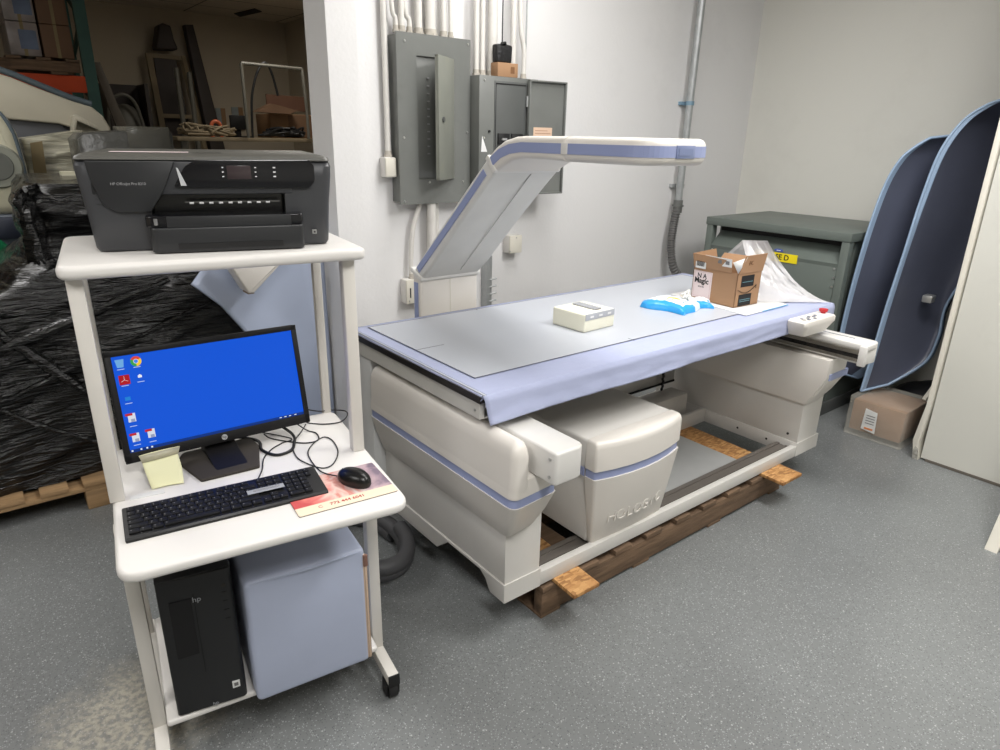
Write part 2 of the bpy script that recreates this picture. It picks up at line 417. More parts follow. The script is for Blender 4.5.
# ------------------------------------------------------------------ the setting
ZC = 3.0
WY = 2.9                      # face of the back wall
def struct(name, g, m, smooth=False): return solo(name, g, m, kind='structure', smooth=smooth)
struct('floor', G().box(-4.2, 4.8, -3.4, 10.4, -.1, 0), M_floor)
struct('ceiling', G().box(-4.2, 4.8, -3.4, 10.4, ZC, ZC+.1), M_ceil)
struct('wall_back', G().box(1.44, 4.63, WY, 3.01, 0, ZC), M_wall)
struct('wall_end', G().prism([(1.293, 2.8), (1.428, 2.8), (1.44, 2.83), (1.44, 3.01), (1.293, 3.01)], 2, 0, ZC), M_wall)
struct('wall_right', G().box(4.53, 4.63, -3.3, WY, 0, ZC), M_wallr)
struct('wall_far', G().box(-4.1, 4.6, 10.2, 10.3, 0, ZC), M_farwall)
struct('wall_far_right', G().box(4.08, 4.18, 3.01, 10.2, 0, ZC), M_farwall)
struct('wall_left', G().box(-4.1, -4.0, -3.3, 10.3, 0, ZC), M_farwall)
struct('wall_rear', G().box(-4.1, 4.6, -3.3, -3.2, 0, ZC), M_wallr)
g = G().box(3.67, 3.77, -3.2, 1.072, .012, ZC)
struct('wall_partition', g, M_part)
g = G().prism([(1.078, .0), (1.104, .0), (1.122, .10), (1.102, .30), (1.102, ZC), (1.078, ZC), (1.078, .30), (1.092, .10)], 0, 3.652, 3.80, .003)
struct('trim_1', g, M_trimw, True)
g = G().box(3.664, 3.67, -3.2, 1.05, .0, .014, .001); struct('baseboard_partition', g, mat('dark_floor_strip', (98, 92, 84), .6))
# dust and torn tape at the foot of the trim
g = G(); T_ = [(1.079, .001), (1.103, .001), (1.110, .04), (1.104, .07), (1.086, .06)]
g.prism(T_, 0, 3.6495, 3.652); solo('torn_paper_tape', g, mat('soiled_tape', (160, 158, 150), .7, var=.5, vscale=60), 'small soiled strip of grey tape at the foot of the white wall trim', 'tape')

# ------------------------------------------------------------------ troffers in the ceiling, one of them added as fill
M_lamp = emit('lamp_diffuser', (255, 250, 242), 3.0)
def troffer(x, y, power, w=.6, l=1.2, col=(1, .992, .98), label=''):
    t = thing('ceiling_light', label, 'ceiling light', (x, y, ZC-.04), 0, 'ceiling lights out of view')
    g = G(); g.box(-w/2-.03, w/2+.03, -l/2-.03, -l/2, -.02, .04); g.box(-w/2-.03, w/2+.03, l/2, l/2+.03, -.02, .04)
    g.box(-w/2-.03, -w/2, -l/2, l/2, -.02, .04); g.box(w/2, w/2+.03, -l/2, l/2, -.02, .04)
    part('light_frame', g, M_trimw, t, world=False)
    part('diffuser', G().box(-w/2, w/2, -l/2, l/2, .0, .03), M_lamp, t, world=False)
    ld = bpy.data.lights.new('lamp', 'AREA'); ld.shape = 'RECTANGLE'; ld.size = w; ld.size_y = l; ld.energy = power; ld.color = col
    lo = bpy.data.objects.new('lamp', ld); COL.objects.link(lo); lo.parent = t; lo.location = (0, 0, -.005)
troffer(2.6, .3, 56, label='recessed ceiling light above the front of the scan table')
troffer(.2, -.6, 52, label='recessed ceiling light above the photographer')
troffer(2.0, 1.9, 26, label='recessed ceiling light above the overhead arm')
troffer(-1.6, 1.2, 34, label='recessed ceiling light over the aisle on the left')
troffer(-.7, 3.9, 25, label='added fill light in the ceiling above the black wrapped load')  # added to brighten the black load and the machines behind it
troffer(2.9, 7.2, 13, col=(1, .93, .82), label='recessed ceiling light in the far storage room')
w = bpy.data.worlds.new('world'); SC.world = w; w.use_nodes = True
w.node_tree.nodes['Background'].inputs[0].default_value = (.5, .5, .5, 1); w.node_tree.nodes['Background'].inputs[1].default_value = .3

# ------------------------------------------------------------------ electrical wall
def screw(g, p, r=.006, ax=1, mi=None):
    q = Vector(p); d = [0, 0, 0]; d[ax] = -.004; g.cyl(q, q+Vector(d), r, r*.7, 10, mi=mi)
def big_panel():
    t = thing('breaker_panel', 'tall grey breaker panel with its small door ajar, left of the two', 'breaker panel', (1.78, WY, 1.236))
    x0, x1, z0, z1, yf = 1.629, 2.024, 1.2285, 1.967, 2.82
    part('panel_box', G().box(x0, x1, yf+.012, WY, z0+.01, z1-.01, .003), M_panel, t)
    g = G(); ox0, ox1, oz0, oz1 = x0+.10, x0+.30, z0+.115, z1-.09
    # front plate with an opening
    for a in ((x0-.003, ox0, z0, z1), (ox1, x1+.003, z0, z1), (ox0, ox1, z0, oz0), (ox0, ox1, oz1, z1)): g.box(a[0], a[1], yf, yf+.012, a[2], a[3])
    part('front_plate', g, M_panel, t, smooth=False)
    g = G()
    for p in ((x0+.04, z1-.035), (x1-.012, z1-.02), (x0+.025, z0+.3), (x1-.015, z0+.33), (x0+.02, z0+.015), (x1-.04, z0+.1), (x0+.16, z0+.1)): screw(g, (p[0], yf, p[1]))
    part('screws', g, M_screenw, t)
    part('dead_front', G().box(ox0, ox1, yf+.03, yf+.034, oz0, oz1), mat('dead_front_grey', (66, 68, 68), .45), t)
    g = G(); g.box(ox0+.002, ox0+.03, yf+.026, yf+.03, oz1-.03, oz1-.02); part('slot', g, M_black, t)
    for k in range(11):
        for s in (0, 1):
            g = G(); bx = ox0+.028+s*.074; bz = oz0+.10+k*.033
            g.box(bx, bx+.071, yf+.014, yf+.031, bz, bz+.032, .001); g.box(bx+.03, bx+.042, yf+.006, yf+.016, bz+.012, bz+.018, mi=1)
            part('breaker', g, [M_breaker, M_brkh], t)
    # small door hinged on the right, swung out 30 degrees
    a = R(35); W = ox1-ox0-.004; hx, hy = ox1-.002, yf-.001
    gd = G(); gd.T = Matrix.Translation((hx, hy, 0)) @ Matrix.Rotation(a, 4, 'Z')
    gd.box(-W, 0, -.005, .0, oz0, oz1, .001); gd.box(-W, -W+.012, 0, .012, oz0, oz1); gd.box(-W, 0, 0, .012, oz0, oz0+.008); gd.box(-W, 0, 0, .012, oz1-.008, oz1)
    d = part('door', gd, mat('door_grey_worn', (128, 130, 122), .4, var=.06, dirt=(150, 148, 126), dirt_scale=9, dirt_amt=.4), t)
    gd = G(); gd.T = Matrix.Translation((hx, hy, 0)) @ Matrix.Rotation(a, 4, 'Z')
    gd.cyl((-W+.05, -.005, (oz0+oz1)/2), (-W+.05, -.012, (oz0+oz1)/2), .012, .012, 16); part('latch', gd, M_panel_in, d)
big_panel()
def small_panel():
    t = thing('breaker_panel', 'wider grey breaker panel with its door swung fully open, behind the overhead arm', 'breaker panel', (2.22, WY, 1.25))
    x0, x1, z0, z1, yf = 2.03, 2.40, 1.25, 1.815, 2.75
    part('panel_box', G().box(x0, x1, yf, WY, z0, z1, .003), M_panel, t)
    part('front_plate', G().box(x0+.09, x0+.29, yf-.004, yf, z0+.02, z1-.02, .001), M_panel_in, t)
    g = G(); g.box(x0+.095, x0+.285, yf-.006, yf-.002, z1-.035, z1-.03); g.box(x0+.095, x0+.098, yf-.006, yf-.002, z0+.03, z1-.03); part('door_recess_line', g, M_black, t)
    for k in range(4):
        for s in (0, 1):
            g = G(); bx = x0+.11+s*.085; bz = z0+.075+k*.06
            g.box(bx, bx+.07, yf-.014, yf-.004, bz, bz+.052, .001); g.box(bx+.02, bx+.05, yf-.02, yf-.012, bz+.02, bz+.03, mi=1)
            part('breaker', g, [M_breaker, M_brkh], t)
    g = G(); g.cyl((x0+.06, yf, z1-.25), (x0+.06, yf-.006, z1-.25), .006); part('knockout', g, M_black, t)
    g = G(); g.add([(x0+.012, yf-.0012, 1.47), (x0+.05, yf-.0012, 1.47), (x0+.018, yf-.0012, 1.545)], [[0, 1, 2]]); part('paper_scrap', g, M_white, t, label='small white triangular paper scrap')
    g = G()
    for p in ((x0+.03, z1-.02), (x1-.02, z1-.03), (x0+.03, z1-.28)): screw(g, (p[0], yf, p[1]))
    part('screws', g, M_screenw, t)
    # open door lying back towards the right
    hx = x0+.29; a = R(-4)
    gd = G(); gd.T = Matrix.Translation((hx, yf-.012, 0)) @ Matrix.Rotation(a, 4, 'Z')
    W = .238
    gd.box(0, W, -.004, 0, z0+.01, z1-.005); gd.box(W-.008, W, -.02, 0, z0+.01, z1-.005, .002); gd.box(0, W, -.02, 0, z1-.013, z1-.005, .002); gd.box(0, W, -.02, 0, z0+.01, z0+.018, .002)
    gd.box(0, .008, -.02, 0, z0+.01, z1-.005, .002)
    d = part('door', gd, M_panel, t)
    gd = G(); gd.T = Matrix.Translation((hx, yf-.012, 0)) @ Matrix.Rotation(a, 4, 'Z')
    gd.box(.04, .16, -.006, -.004, 1.545, 1.59); gd.box(.05, .15, -.0065, -.006, 1.56, 1.563, mi=1); gd.box(.05, .13, -.0065, -.006, 1.573, 1.576, mi=1)
    part('paper_label', gd, [mat('peach_label', (214, 184, 160), .6), mat('label_ink', (170, 130, 110), .6)], d)
    g = G(); [g.cyl((hx, yf-.012, z), (hx, yf-.012, z+.05), .006, seg=8) for z in (z0+.08, z1-.13)]; part('hinge', g, M_galv, d)
small_panel()
def conduit(label, pts, r, m=M_condw, group='white painted conduits above the breaker panels', fit=True, name='conduit'):
    t = thing(name, label, 'conduit', pts[0], 0, group)
    part('pipe', G().tube(smooth_path(pts, 6) if len(pts) > 2 else pts, r, 14), m, t)
    if fit:
        z = pts[0][2]; p = Vector(pts[0]); g = G(); g.cyl(p+Vector((0, 0, .0)), p+Vector((0, 0, .012)), r*1.45, seg=6); g.cyl(p+Vector((0, 0, .012)), p+Vector((0, 0, .028)), r*1.2, seg=14)
        part('connector', g, mat('conduit_fitting', (184, 178, 168), .5, var=.15, vscale=20) if 'conduit_fitting' not in bpy.data.materials else bpy.data.materials['conduit_fitting'], t)
    return t
for i, (x, r, bend) in enumerate([(1.652, .010, -.02), (1.682, .013, 0), (1.722, .011, -.025), (1.770, .017, 0), (1.832, .024, 0), (1.905, .014, 0), (1.945, .010, 0)]):
    o = ['first', 'second', 'third', 'fourth', 'thickest', 'sixth', 'rightmost'][i]
    lab = '%s painted conduit above the tall breaker panel' % o if i in (4, 6) else '%s painted conduit from the left above the tall breaker panel' % o
    y = 2.865
    conduit(lab, [(x, y, 1.9675), (x, y, 2.02), (x+bend, y, 2.15), (x+bend, y, ZC)] if bend else [(x, y, 1.9675), (x, y, ZC)], r)
for i, (x, r, bend) in enumerate([(2.068, .013, 0), (2.105, .013, 0), (2.165, .024, 0), (2.225, .003, 0), (2.295, .014, 0), (2.365, .012, -.03)]):
    o = ['first', 'second', 'thickest', 'thin dark', 'fifth', 'bent rightmost'][i]
    y = 2.83
    conduit('%s conduit above the open-door breaker panel' % o, [(x, y, 1.8155), (x, y, 1.95), (x+bend, y, 2.15), (x+bend, y, ZC)] if bend else [(x, y, 1.8155), (x, y, ZC)], r, M_condw if i != 3 else M_cable, fit=i != 3)
conduit('dark rusty thin wire rod at the far right above the open-door breaker panel', [(2.385, 2.84, 1.8), (2.385, 2.84, ZC)], .004, M_galv, fit=False)
# leftmost conduit down to a switch box
conduit('white painted conduit running down to the small switch box beside the tall breaker panel', [(1.598, 2.875, 1.442), (1.598, 2.875, ZC)], .013, group=None)
t = thing('switch_box', 'small white painted box on the wall left of the tall breaker panel', 'junction box', (1.595, WY, 1.352))
part('box_body', G().box(1.565, 1.624, 2.85, WY, 1.352, 1.442, .006), M_condw, t)
part('cover_plate', G().box(1.567, 1.622, 2.843, 2.852, 1.355, 1.439, .003), M_trimw, t)
# lower conduits and outlets
conduit('white painted conduit curving from the tall panel down to the wall outlet', [(1.70, 2.86, .86), (1.70, 2.865, .95), (1.715, 2.865, 1.1), (1.745, 2.865, 1.19), (1.76, 2.86, 1.228)], .012, group=None)
conduit('thick white painted conduit from the tall panel down behind the scan table', [(1.815, 2.85, .02), (1.815, 2.85, 1.2283)], .024, group=None)
conduit('thin conduit with a box connector beside the thick one under the tall panel', [(1.860, 2.87, .02), (1.860, 2.87, 1.2283)], .010, group=None)
def outlet(x, z, label, recept=True, w=.1, h=.105):
    t = thing('outlet_box' if recept else 'junction_box', label, 'outlet' if recept else 'junction box', (x, WY, z-h/2))
    part('box_body', G().box(x-w/2, x+w/2, 2.845, WY, z-h/2, z+h/2, .008, 3), M_condw, t)
    p = part('cover_plate', G().box(x-w/2+.002, x+w/2-.002, 2.838, 2.847, z-h/2+.002, z+h/2-.002, .003), M_trimw, t)
    g = G()
    for sx in (-1, 1): screw(g, (x-.02+sx*.022, 2.838, z+sx*h*.36), .004)
    part('screws', g, M_screenw, t)
    if recept:
        g = G().cyl((x+.012, 2.838, z), (x+.012, 2.833, z), .022, seg=24); q = part('socket', g, M_white, p)
        g = G(); [g.cyl((x+.012+.010*math.cos(R(a)), 2.8335, z+.010*math.sin(R(a))), (x+.012+.010*math.cos(R(a)), 2.8325, z+.010*math.sin(R(a))), .0035, seg=8) for a in (90, 210, 330)]
        part('socket_slots', g, M_ink, p)
        g = G().box(x-.038, x-.032, 2.836, 2.839, z-.03, z+.02); part('switch_slot', g, M_ink, p)
outlet(1.712, .80, 'white square wall outlet with a round socket left of the overhead arm column', True, .115, .125)
outlet(2.355, .985, 'white blank junction box on the wall right of the slanted arm', False, .09, .10)
t = thing('metal_strut', 'slotted galvanised strut standing against the wall behind the overhead arm column', 'strut', (2.19, 2.87, 0))
part('channel', G().box(2.165, 2.185, 2.85, 2.90, 0, .93).box(2.185, 2.215, 2.87, 2.9, 0, .93), M_galv, t)
for z in (.80, .76, .72, .68): part('bolt', G().cyl((2.19, 2.86, z), (2.235, 2.855, z+.006), .005, seg=8), M_galv, t)
t = thing('cardboard_carton', 'tiny brown carton on top of the open-door breaker panel', 'box', (2.205, 2.80, 1.8155))
g = G().box(2.142, 2.267, 2.755, 2.81, 1.8155, 1.878, .001); part('carton_body', g, M_card, t)
g = G().box(2.222, 2.245, 2.7535, 2.755, 1.832, 1.862); part('printed_mark', g, M_cardd, t)
g = G(); pts = rpoly([(2.145, 1.8785), (2.234, 1.8785), (2.238, 1.955), (2.202, 1.96), (2.2, 1.972), (2.192, 1.972), (2.189, 1.96), (2.142, 1.958)], .010, 3)
g.prism(pts, 1, 2.762, 2.805, .008, 3); solo('black_pouch', g, mat('black_pouch', (24, 24, 26), .5, bump=.5, bscale=60), 'small black pouch sitting on the tiny carton above the breaker panel', 'pouch')

# ------------------------------------------------------------------ galvanised riser, flexible lower part
t = thing('steel_conduit', 'tall galvanised steel conduit on the wall turning into ribbed grey flexible conduit', 'conduit', (3.69, 2.80, 0))
def cpt(px, py, y=2.84): return P(px, py, y)
top = cpt(702, 0); low = cpt(678.5, 200)
zx = lambda z: low.x+(top.x-low.x)*(z-low.z)/(top.z-low.z)
part('pipe', G().tube([(zx(low.z), 2.84, low.z), (zx(ZC), 2.84, ZC)], .023, 20), M_galv, t)
g = G(); z = cpt(676, 205).z; g.cyl((zx(z), 2.84, z-.05), (zx(z), 2.84, z+.03), .030, seg=20); g.cyl((zx(z), 2.84, z-.01), (zx(z), 2.84, z+.0), .038, seg=20)
part('coupling', g, mat('coupling_dull', (120, 122, 120), .5, metal=.5), t)
for py, m in ((103, M_blue_strap), (186, M_galv)):
    q = cpt(685 if py < 150 else 679, py); g = G(); g.cyl((zx(q.z), 2.84, q.z-.012), (zx(q.z), 2.84, q.z+.012), .027, seg=20)
    g.box(zx(q.z)-.04, zx(q.z)+.055, 2.872, 2.9, q.z-.01, q.z+.01); part('pipe_strap', g, m, t)
pts = smooth_path([(zx(low.z-.03), 2.84, low.z-.03), cpt(674.5, 220), cpt(672, 235, 2.83), cpt(671, 250, 2.82), cpt(673, 266, 2.80), cpt(681, 284, 2.78), (3.9, 2.76, .35), (4.0, 2.7, .05)], 26)
rs = [.030 if (i//2) % 2 == 0 else .023 for i in range(len(pts))]
part('flexible_conduit', G().tube(pts, rs, 16), M_flex, t)
# ------------------------------------------------------------------ pallet and strand boards under the machine
def pallet(name, label, x0, x1, y0, y1, h, m, nd, along='x'):
    t = thing(name, label, 'pallet', ((x0+x1)/2, (y0+y1)/2, 0))
    hs = h-.02
    for k in range(3):
        y = y0+(y1-y0-.04)*k/2
        g = G(); g.box(x0, x1, y, y+.04, .012, hs, .003); part('stringer', g, m, t)
    for k in range(nd):
        x = x0+(x1-x0-.09)*k/(nd-1)
        part('deck_board', G().box(x+random.uniform(-.004, .004), x+.09, y0-.005, y1+.005, hs, h, .002), m, t)
    for k in range(4):
        x = x0+(x1-x0-.09)*k/3
        part('bottom_board', G().box(x, x+.09, y0, y1, 0, .012, .001), m, t)
    return t
pallet('wooden_pallet', 'weathered brown wooden pallet under the bone scanner', 1.272, 2.775, 1.345, 2.2, .125, M_wood, 9)
for x0, x1, yf, lab in ((1.345, 1.46, 1.235, 'oriented strand board strip poking out under the left front of the scanner'), (2.60, 2.755, 1.235, 'oriented strand board strip poking out under the right front of the scanner')):
    g = G(); g.T = Matrix.Translation(((x0+x1)/2, 1.7, .125)) @ Matrix.Rotation(R(-3.5 if x0 < 2 else -2), 4, 'Z')
    g.prism([(-(x1-x0)/2, yf-1.7), ((x1-x0)/2, yf-1.695), ((x1-x0)/2, .5), (-(x1-x0)/2, .5)], 2, .0006, .0146, .001)
    solo('strand_board', g, M_osb, lab, 'board', 'strand board strips under the scanner')

# ------------------------------------------------------------------ bone densitometer
T = thing('bone_densitometer', 'long cream bone scanner with a lavender covered table and overhead arm', 'medical scanner', (2.07, 1.8, .14))
# base frame
part('front_rail', G().box(1.262, 2.872, 1.347, 1.375, .140, .192, .002), M_cream2, T)
g = G(); g.box(1.255, 2.90, 1.375, 1.455, .150, .176); g.box(1.255, 2.90, 1.39, 1.40, .176, .180); g.box(1.255, 2.90, 1.43, 1.447, .176, .181)
part('rail_channel', g, M_rail, T, smooth=False)
part('cross_member', G().box(1.27, 2.87, 1.855, 1.875, .140, .215, .002), M_cream2, T)
part('rear_rail', G().box(1.255, 2.9, 2.14, 2.17, .140, .22, .002), M_cream2, T)
part('floor_plate', G().box(1.93, 2.60, 1.46, 1.853, .1462, .150), mat('pale_grey_sheet', (176, 177, 176), .45, metal=.2), T, smooth=False)
g = G().box(2.02, 2.79, 1.92, 2.03, .175, .300, .004); e = part('electronics_box', g, M_cream2, T)
g = G(); g.box(1.35, 2.82, 2.04, 2.09, .325, .43); g.box(1.35, 2.82, 2.035, 2.04, .405, .412, mi=1); g.box(1.35, 2.82, 2.035, 2.04, .325, .335, mi=1)
part('inner_rail', g, [M_alu, M_black], T, smooth=False)
g = G()
for k in range(9): g.sphere((2.70+(k % 2)*.006, 2.022, .31+k*.014), .009, (1, .7, 1.2), 8, 6)
part('drag_chain', g, M_black, T)
# left pedestal
def arch(x0, x1, y1=2.2):
    return [(1.345, .14), (1.418, .14), (1.428, .15), (1.445, .178), (1.475, .197), (1.665, .197), (1.722, .152), (1.735, .14), (y1, .14)]
sk = arch(0, 0)
g = G(); g.prism(sk+[(2.2, .208), (1.345, .208)], 0, 1.107, 1.262, .003); part('pedestal_skirt', g, M_cream2, T, label='arched foot of the left pedestal')
part('pedestal', G().prism([(1.35, .208), (2.195, .208), (2.195, .46), (1.35, .46)], 0, 1.112, 1.258, .002), M_cream2, T)
def cover(x0, x1, nx, side):
    """lower bumper: rings in z, side=-1 outer face on the left"""
    def ring(z, ix, iy, r=.03):
        a, b = (x0+ix, x1-ix*.3) if side < 0 else (x0+ix*.3, x1-ix)
        pts = rpoly([(a, 1.245+iy), (b, 1.262+iy), (b, 2.10), (a, 2.10)], [r, .02, .01, .02], 5)
        return [Vector((p[0], p[1], z)) for p in pts]
    g = G(); g.loft([ring(.398, .050, .085, .012), ring(.402, .045, .078, .015), ring(.47, .022, .036, .022), ring(.545, .0, .0)]); a = part('lower_cover', g, M_cream, T)
    g = G(); g.loft([ring(.545, .004, .004), ring(.575, .004, .004)]); part('accent_stripe', g, M_lav, T)
    g = G(); g.loft([ring(.575, .0, .0), ring(.60, 0, 0), ring(.625, .004, .004), ring(.632, .012, .012)]); part('middle_cover', g, M_cream, T)
cover(1.05, 1.235, 0, -1)
# upper ridge of the left cover, tall and narrow, rounded on top
def ridge(x0, x1):
    def ring(z, i, r=.028): return [Vector((p[0], p[1], z)) for p in rpoly([(x0+i, 1.246+i), (x1-i*.6, 1.246+i), (x1-i*.6, 2.10-i), (x0+i, 2.10-i)], r, 5)]
    g = G(); g.loft([ring(.60, 0), ring(.70, .001), ring(.722, .006), ring(.738, .016), ring(.746, .032)]); return g
part('upper_cover', ridge(1.0505, 1.116), M_cream, T)
# gap behind, rear column
part('rear_column', G().box(1.065, 1.30, 2.105, 2.20, .14, .765, .003), mat('cool_grey_metal', (206, 207, 206), .45), T)
# rail end cap, left
g = G(); pl = rpoly([(1.132, 1.168), (1.247, 1.168), (1.247, 2.1), (1.132, 2.1)], [.012, .035, .0, .0], 5)
g.prism(pl, 2, .632, .733, .008, 3); c = part('rail_cap', g, M_capw, T)
g = G()
for z in (.655, .71): g.cyl((1.131, 1.19, z), (1.128, 1.19, z), .005, seg=10)
part('cap_screws', g, M_alu, c)
# right pedestal
g = G(); g.prism(rect(1.345, 2.2, .14, .208), 0, 2.872, 3.072, .003); part('pedestal_skirt', g, M_cream2, T)
g = G().prism([(1.35, .208), (2.195, .208), (2.195, .64), (1.35, .64)], 0, 2.876, 3.055, .002); q = part('pedestal', g, M_cream2, T)
g = G()
for y, z in ((1.50, .175), (1.66, .175), (1.40, .24)): g.cyl((2.8715, y, z), (2.8745, y, z), .006, seg=8)
part('bolt_holes', g, M_cable, q)
g = G()   # inner side panel with slanted front
g.prism([(1.335, .415), (1.262, .56), (1.262, .645), (2.1, .645), (2.1, .415)], 0, 2.852, 2.876, .003); part('inner_panel', g, M_cream, T)
g = G()
def rc(z, ix, iy): return [Vector((p[0], p[1], z)) for p in rpoly([(2.872, 1.262+iy), (3.045-ix, 1.262+iy), (3.045-ix, 2.10), (2.872, 2.10)], [.008, .03, .01, .01], 4)]
g.loft([rc(.40, .03, .085), rc(.47, .02, .038), rc(.545, 0, .003), rc(.645, 0, 0)]); rcv = part('lower_cover', g, M_cream, T)
g = G(); g.box(2.878, 3.046, 1.2605, 1.30, .545, .575); part('accent_stripe', g, M_lav, T)
g = G(); pl = rpoly([(2.885, 1.13), (3.0, 1.13), (3.0, 2.1), (2.885, 2.1)], [.008, .04, 0, 0], 5)
g.prism(pl, 2, .715, .742, .006, 3); g.prism(rpoly([(2.895, 1.14), (3.0, 1.13), (3.0, 2.1), (2.895, 2.1)], [.004, .03, 0, 0], 5), 2, .650, .72, .004)
g.box(2.880, 2.9, 1.132, 1.165, .645, .735, .005)
c = part('rail_cap', g, M_capw, T)
g = G().box(2.884, 2.897, 1.165, 2.0, .662, .676); g.box(2.884, 2.897, 1.165, 2.0, .694, .71); part('slide_rail', g, M_chrome, c)
g = G().box(2.889, 2.896, 1.165, 2.0, .676, .694); part('slide_groove', g, M_darkrail, c)
g = G()
for k in range(7): g.cyl((2.890, 1.22+k*.06, .685), (2.886, 1.22+k*.06, .685), .006, seg=8)
part('rail_screws', g, M_black, c)
part('cable_slot', G().box(2.95, 2.955, 1.22, 1.38, .7418, .743), M_line, c)
# centre console with embossed name
def bow(x0, x1, y, d, n=10):
    return [(x0+(x1-x0)*k/n, y-d*(1-(2*k/n-1)**2)) for k in range(n+1)]
def cring(z, iy, ix=0, yb=1.385):
    dd = .034 if z > .3 else .034*(z-.18)/.12*.8+.006
    b = rpoly([(1.480+ix, yb)]+bow(1.480+ix, 1.930-ix*.9, 1.338+iy, dd, 6)+[(1.930-ix*.9, yb)], [0, .012, 0, 0, 0, 0, 0, .012, 0], 3)
    return [Vector((p[0], p[1], z)) for p in b]
def cgroup(rows): g = G(); g.loft([cring(*r) for r in rows]); return g
part('console_lower_front', cgroup([(.180, .036, .045), (.19, .029, .036), (.30, .016, .022), (.462, .0, 0)]), M_cream, T)
part('console_stripe', cgroup([(.462, .006, .004), (.494, .006, .004)]), M_lav, T)
part('console_upper_front', cgroup([(.494, 0, 0), (.575, .0, 0), (.588, .002, .0015), (.596, .007, .004), (.5995, .014, .009)]), M_cream, T)
g = G(); g.prism(rpoly([(1.512, .19), (1.90, .19), (1.926, .598), (1.480, .598)], [.005, .005, .012, .012], 4), 1, 1.387, 2.0, .002); bd = part('console_body', g, M_cream2, T)
g = G(); g.prism([(1.482, .462), (1.480, .494), (1.4765, .494), (1.4785, .462)], 1, 1.388, 1.43); part('console_side_stripe', g, M_lav, bd)
g = G(); tg = 'HOLOGIC'
for k, ch in enumerate(tg):
    u = .19+k*.10; x = 1.5025+.4075*u; yy = 1.338+.0172-.0335*(1-(2*u-1)**2); sl = .0335*4*(2*u-1)/.4075
    nx = Vector((1, sl, 0)).normalized(); ny = Vector((0, -.06, 1)); ny = (ny-nx*ny.dot(nx)).normalized()
    text_g(g, ch, .060, frame((x, yy+.0008, .290), nx, ny), .0018)
part('embossed_name', g, M_cream, T, smooth=False)
# table frame
g = G(); g.box(1.058, 1.075, 1.418, 2.215, .765, .818, .001); g.box(1.075, 1.12, 1.418, 2.215, .765, .770); g.box(1.075, 1.12, 1.418, 2.215, .812, .818)
fr = part('end_channel', g, mat('pale_channel', (214, 212, 206), .35, metal=.15), T, smooth=False)
g = G().cyl((1.058, 1.44, .79), (1.0555, 1.44, .79), .004, seg=8); part('channel_screw', g, M_screenw, fr)
part('dark_end_rail', G().box(1.0505, 1.085, 1.408, 2.21, .819, .8405, .001), M_darkrail, T)
g = G().box(1.075, 3.075, 1.415, 2.23, .800, .838, .002); part('table_frame', g, M_alu, T)
part('table_base', G().box(1.2, 2.98, 1.55, 2.1, .745, .800, .002), M_rail, T)
part('table_top', G().box(1.062, 3.085, 1.40, 2.238, .838, .8468, .003), M_matt, T)
# lavender sheet: flat border with a hanging front edge
random.seed(3)
def sheet_pt(u, v):
    # u along x, v: 0..1 from the back edge over the front edge and down
    x = 1.052+u*2.025
    if v < .62:
        y = 2.242-(v/.62)*(2.242-1.398); z = .8485
    else:
        t = (v-.62)/.38; hang = .083
        a = min(t*5, 1); hang -= .004*u
        y = 1.398-.010*a-.003*math.sin(u*19+1.2)*t-.012*t*(1-u)*t; z = .8485-.004*a-hang*max(0, t-.06)/.94
        z += .0013*math.sin(u*13)*t
        y -= .002*noise.noise(Vector((u*22, t*3, 0)))*t*2
        if u < .03: x += .012*t
    z += .0008*noise.noise(Vector((u*16, v*14, 2)))
    if v < .62:
        ed = max(0, .012-(u*2.04)); z -= ed*1.6
    return Vector((x, y, z))
g = G(); g.grid(sheet_pt, 120, 44)
sh = part('sheet_cover', g, M_sheet, T)
md = sh.modifiers.new('thick', 'SOLIDIFY'); md.thickness = .0015; md.offset = -1
# left edge flap of the sheet
g = G(); g.grid(lambda u, v: Vector((1.0515-.002*math.sin(v*3)+.001*noise.noise(Vector((v*2, u*9, 1))), 1.40+u*.84, .8485-.0065*v+.001*math.sin(u*14)*v)), 40, 5)
f2 = part('sheet_edge_flap', g, M_sheet, T); md = f2.modifiers.new('thick', 'SOLIDIFY'); md.thickness = .0012
# scan mat with its thin outline
g = G().box(1.117, 3.02, 1.524, 2.21, .8495, .8512); part('scan_mat', g, M_matt, T, smooth=False)
g = G(); zz = .8516
for a in ((1.117, 3.02, 1.522, 1.5255), (1.117, 3.02, 2.2085, 2.212), (1.115, 1.119, 1.522, 2.212), (3.018, 3.022, 1.522, 2.212), (1.119, 1.23, 1.862, 1.865), (1.83, 1.833, 1.515, 1.545), (1.62, 1.623, 2.195, 2.215)):
    g.box(a[0], a[1], a[2], a[3], zz-.0006, zz)
part('outline_marks', g, M_line, T, smooth=False)
# control box with the red stop button
g = G(); tp = rpoly(rect(2.665, 2.925, 1.302, 1.388), [.02, .02, .006, .006], 5); bt = rpoly(rect(2.685, 2.895, 1.318, 1.388), [.02, .02, .006, .006], 5)
mk = lambda pl, z, i=0: [Vector((p[0]+(2.795-p[0])*i, p[1]+(1.345-p[1])*i, z)) for p in pl]
CZ = .835
g.loft([mk(bt, .768, .03), mk(bt, .774), mk(tp, .812), mk(tp, .829), mk(tp, CZ, .04)]); cb = part('control_box', g, M_cream, T, label='cream hand control box with a red stop button')
g = G(); g.cyl((2.895, 1.352, CZ), (2.895, 1.352, CZ+.009), .010); g.cyl((2.895, 1.352, CZ+.009), (2.895, 1.352, CZ+.02), .017, .019, 20); part('stop_button', g, M_red, cb)
g = G().box(2.868, 2.918, 1.328, 1.376, CZ-.0005, CZ+.0015, .001); part('button_plate', g, M_white, cb)
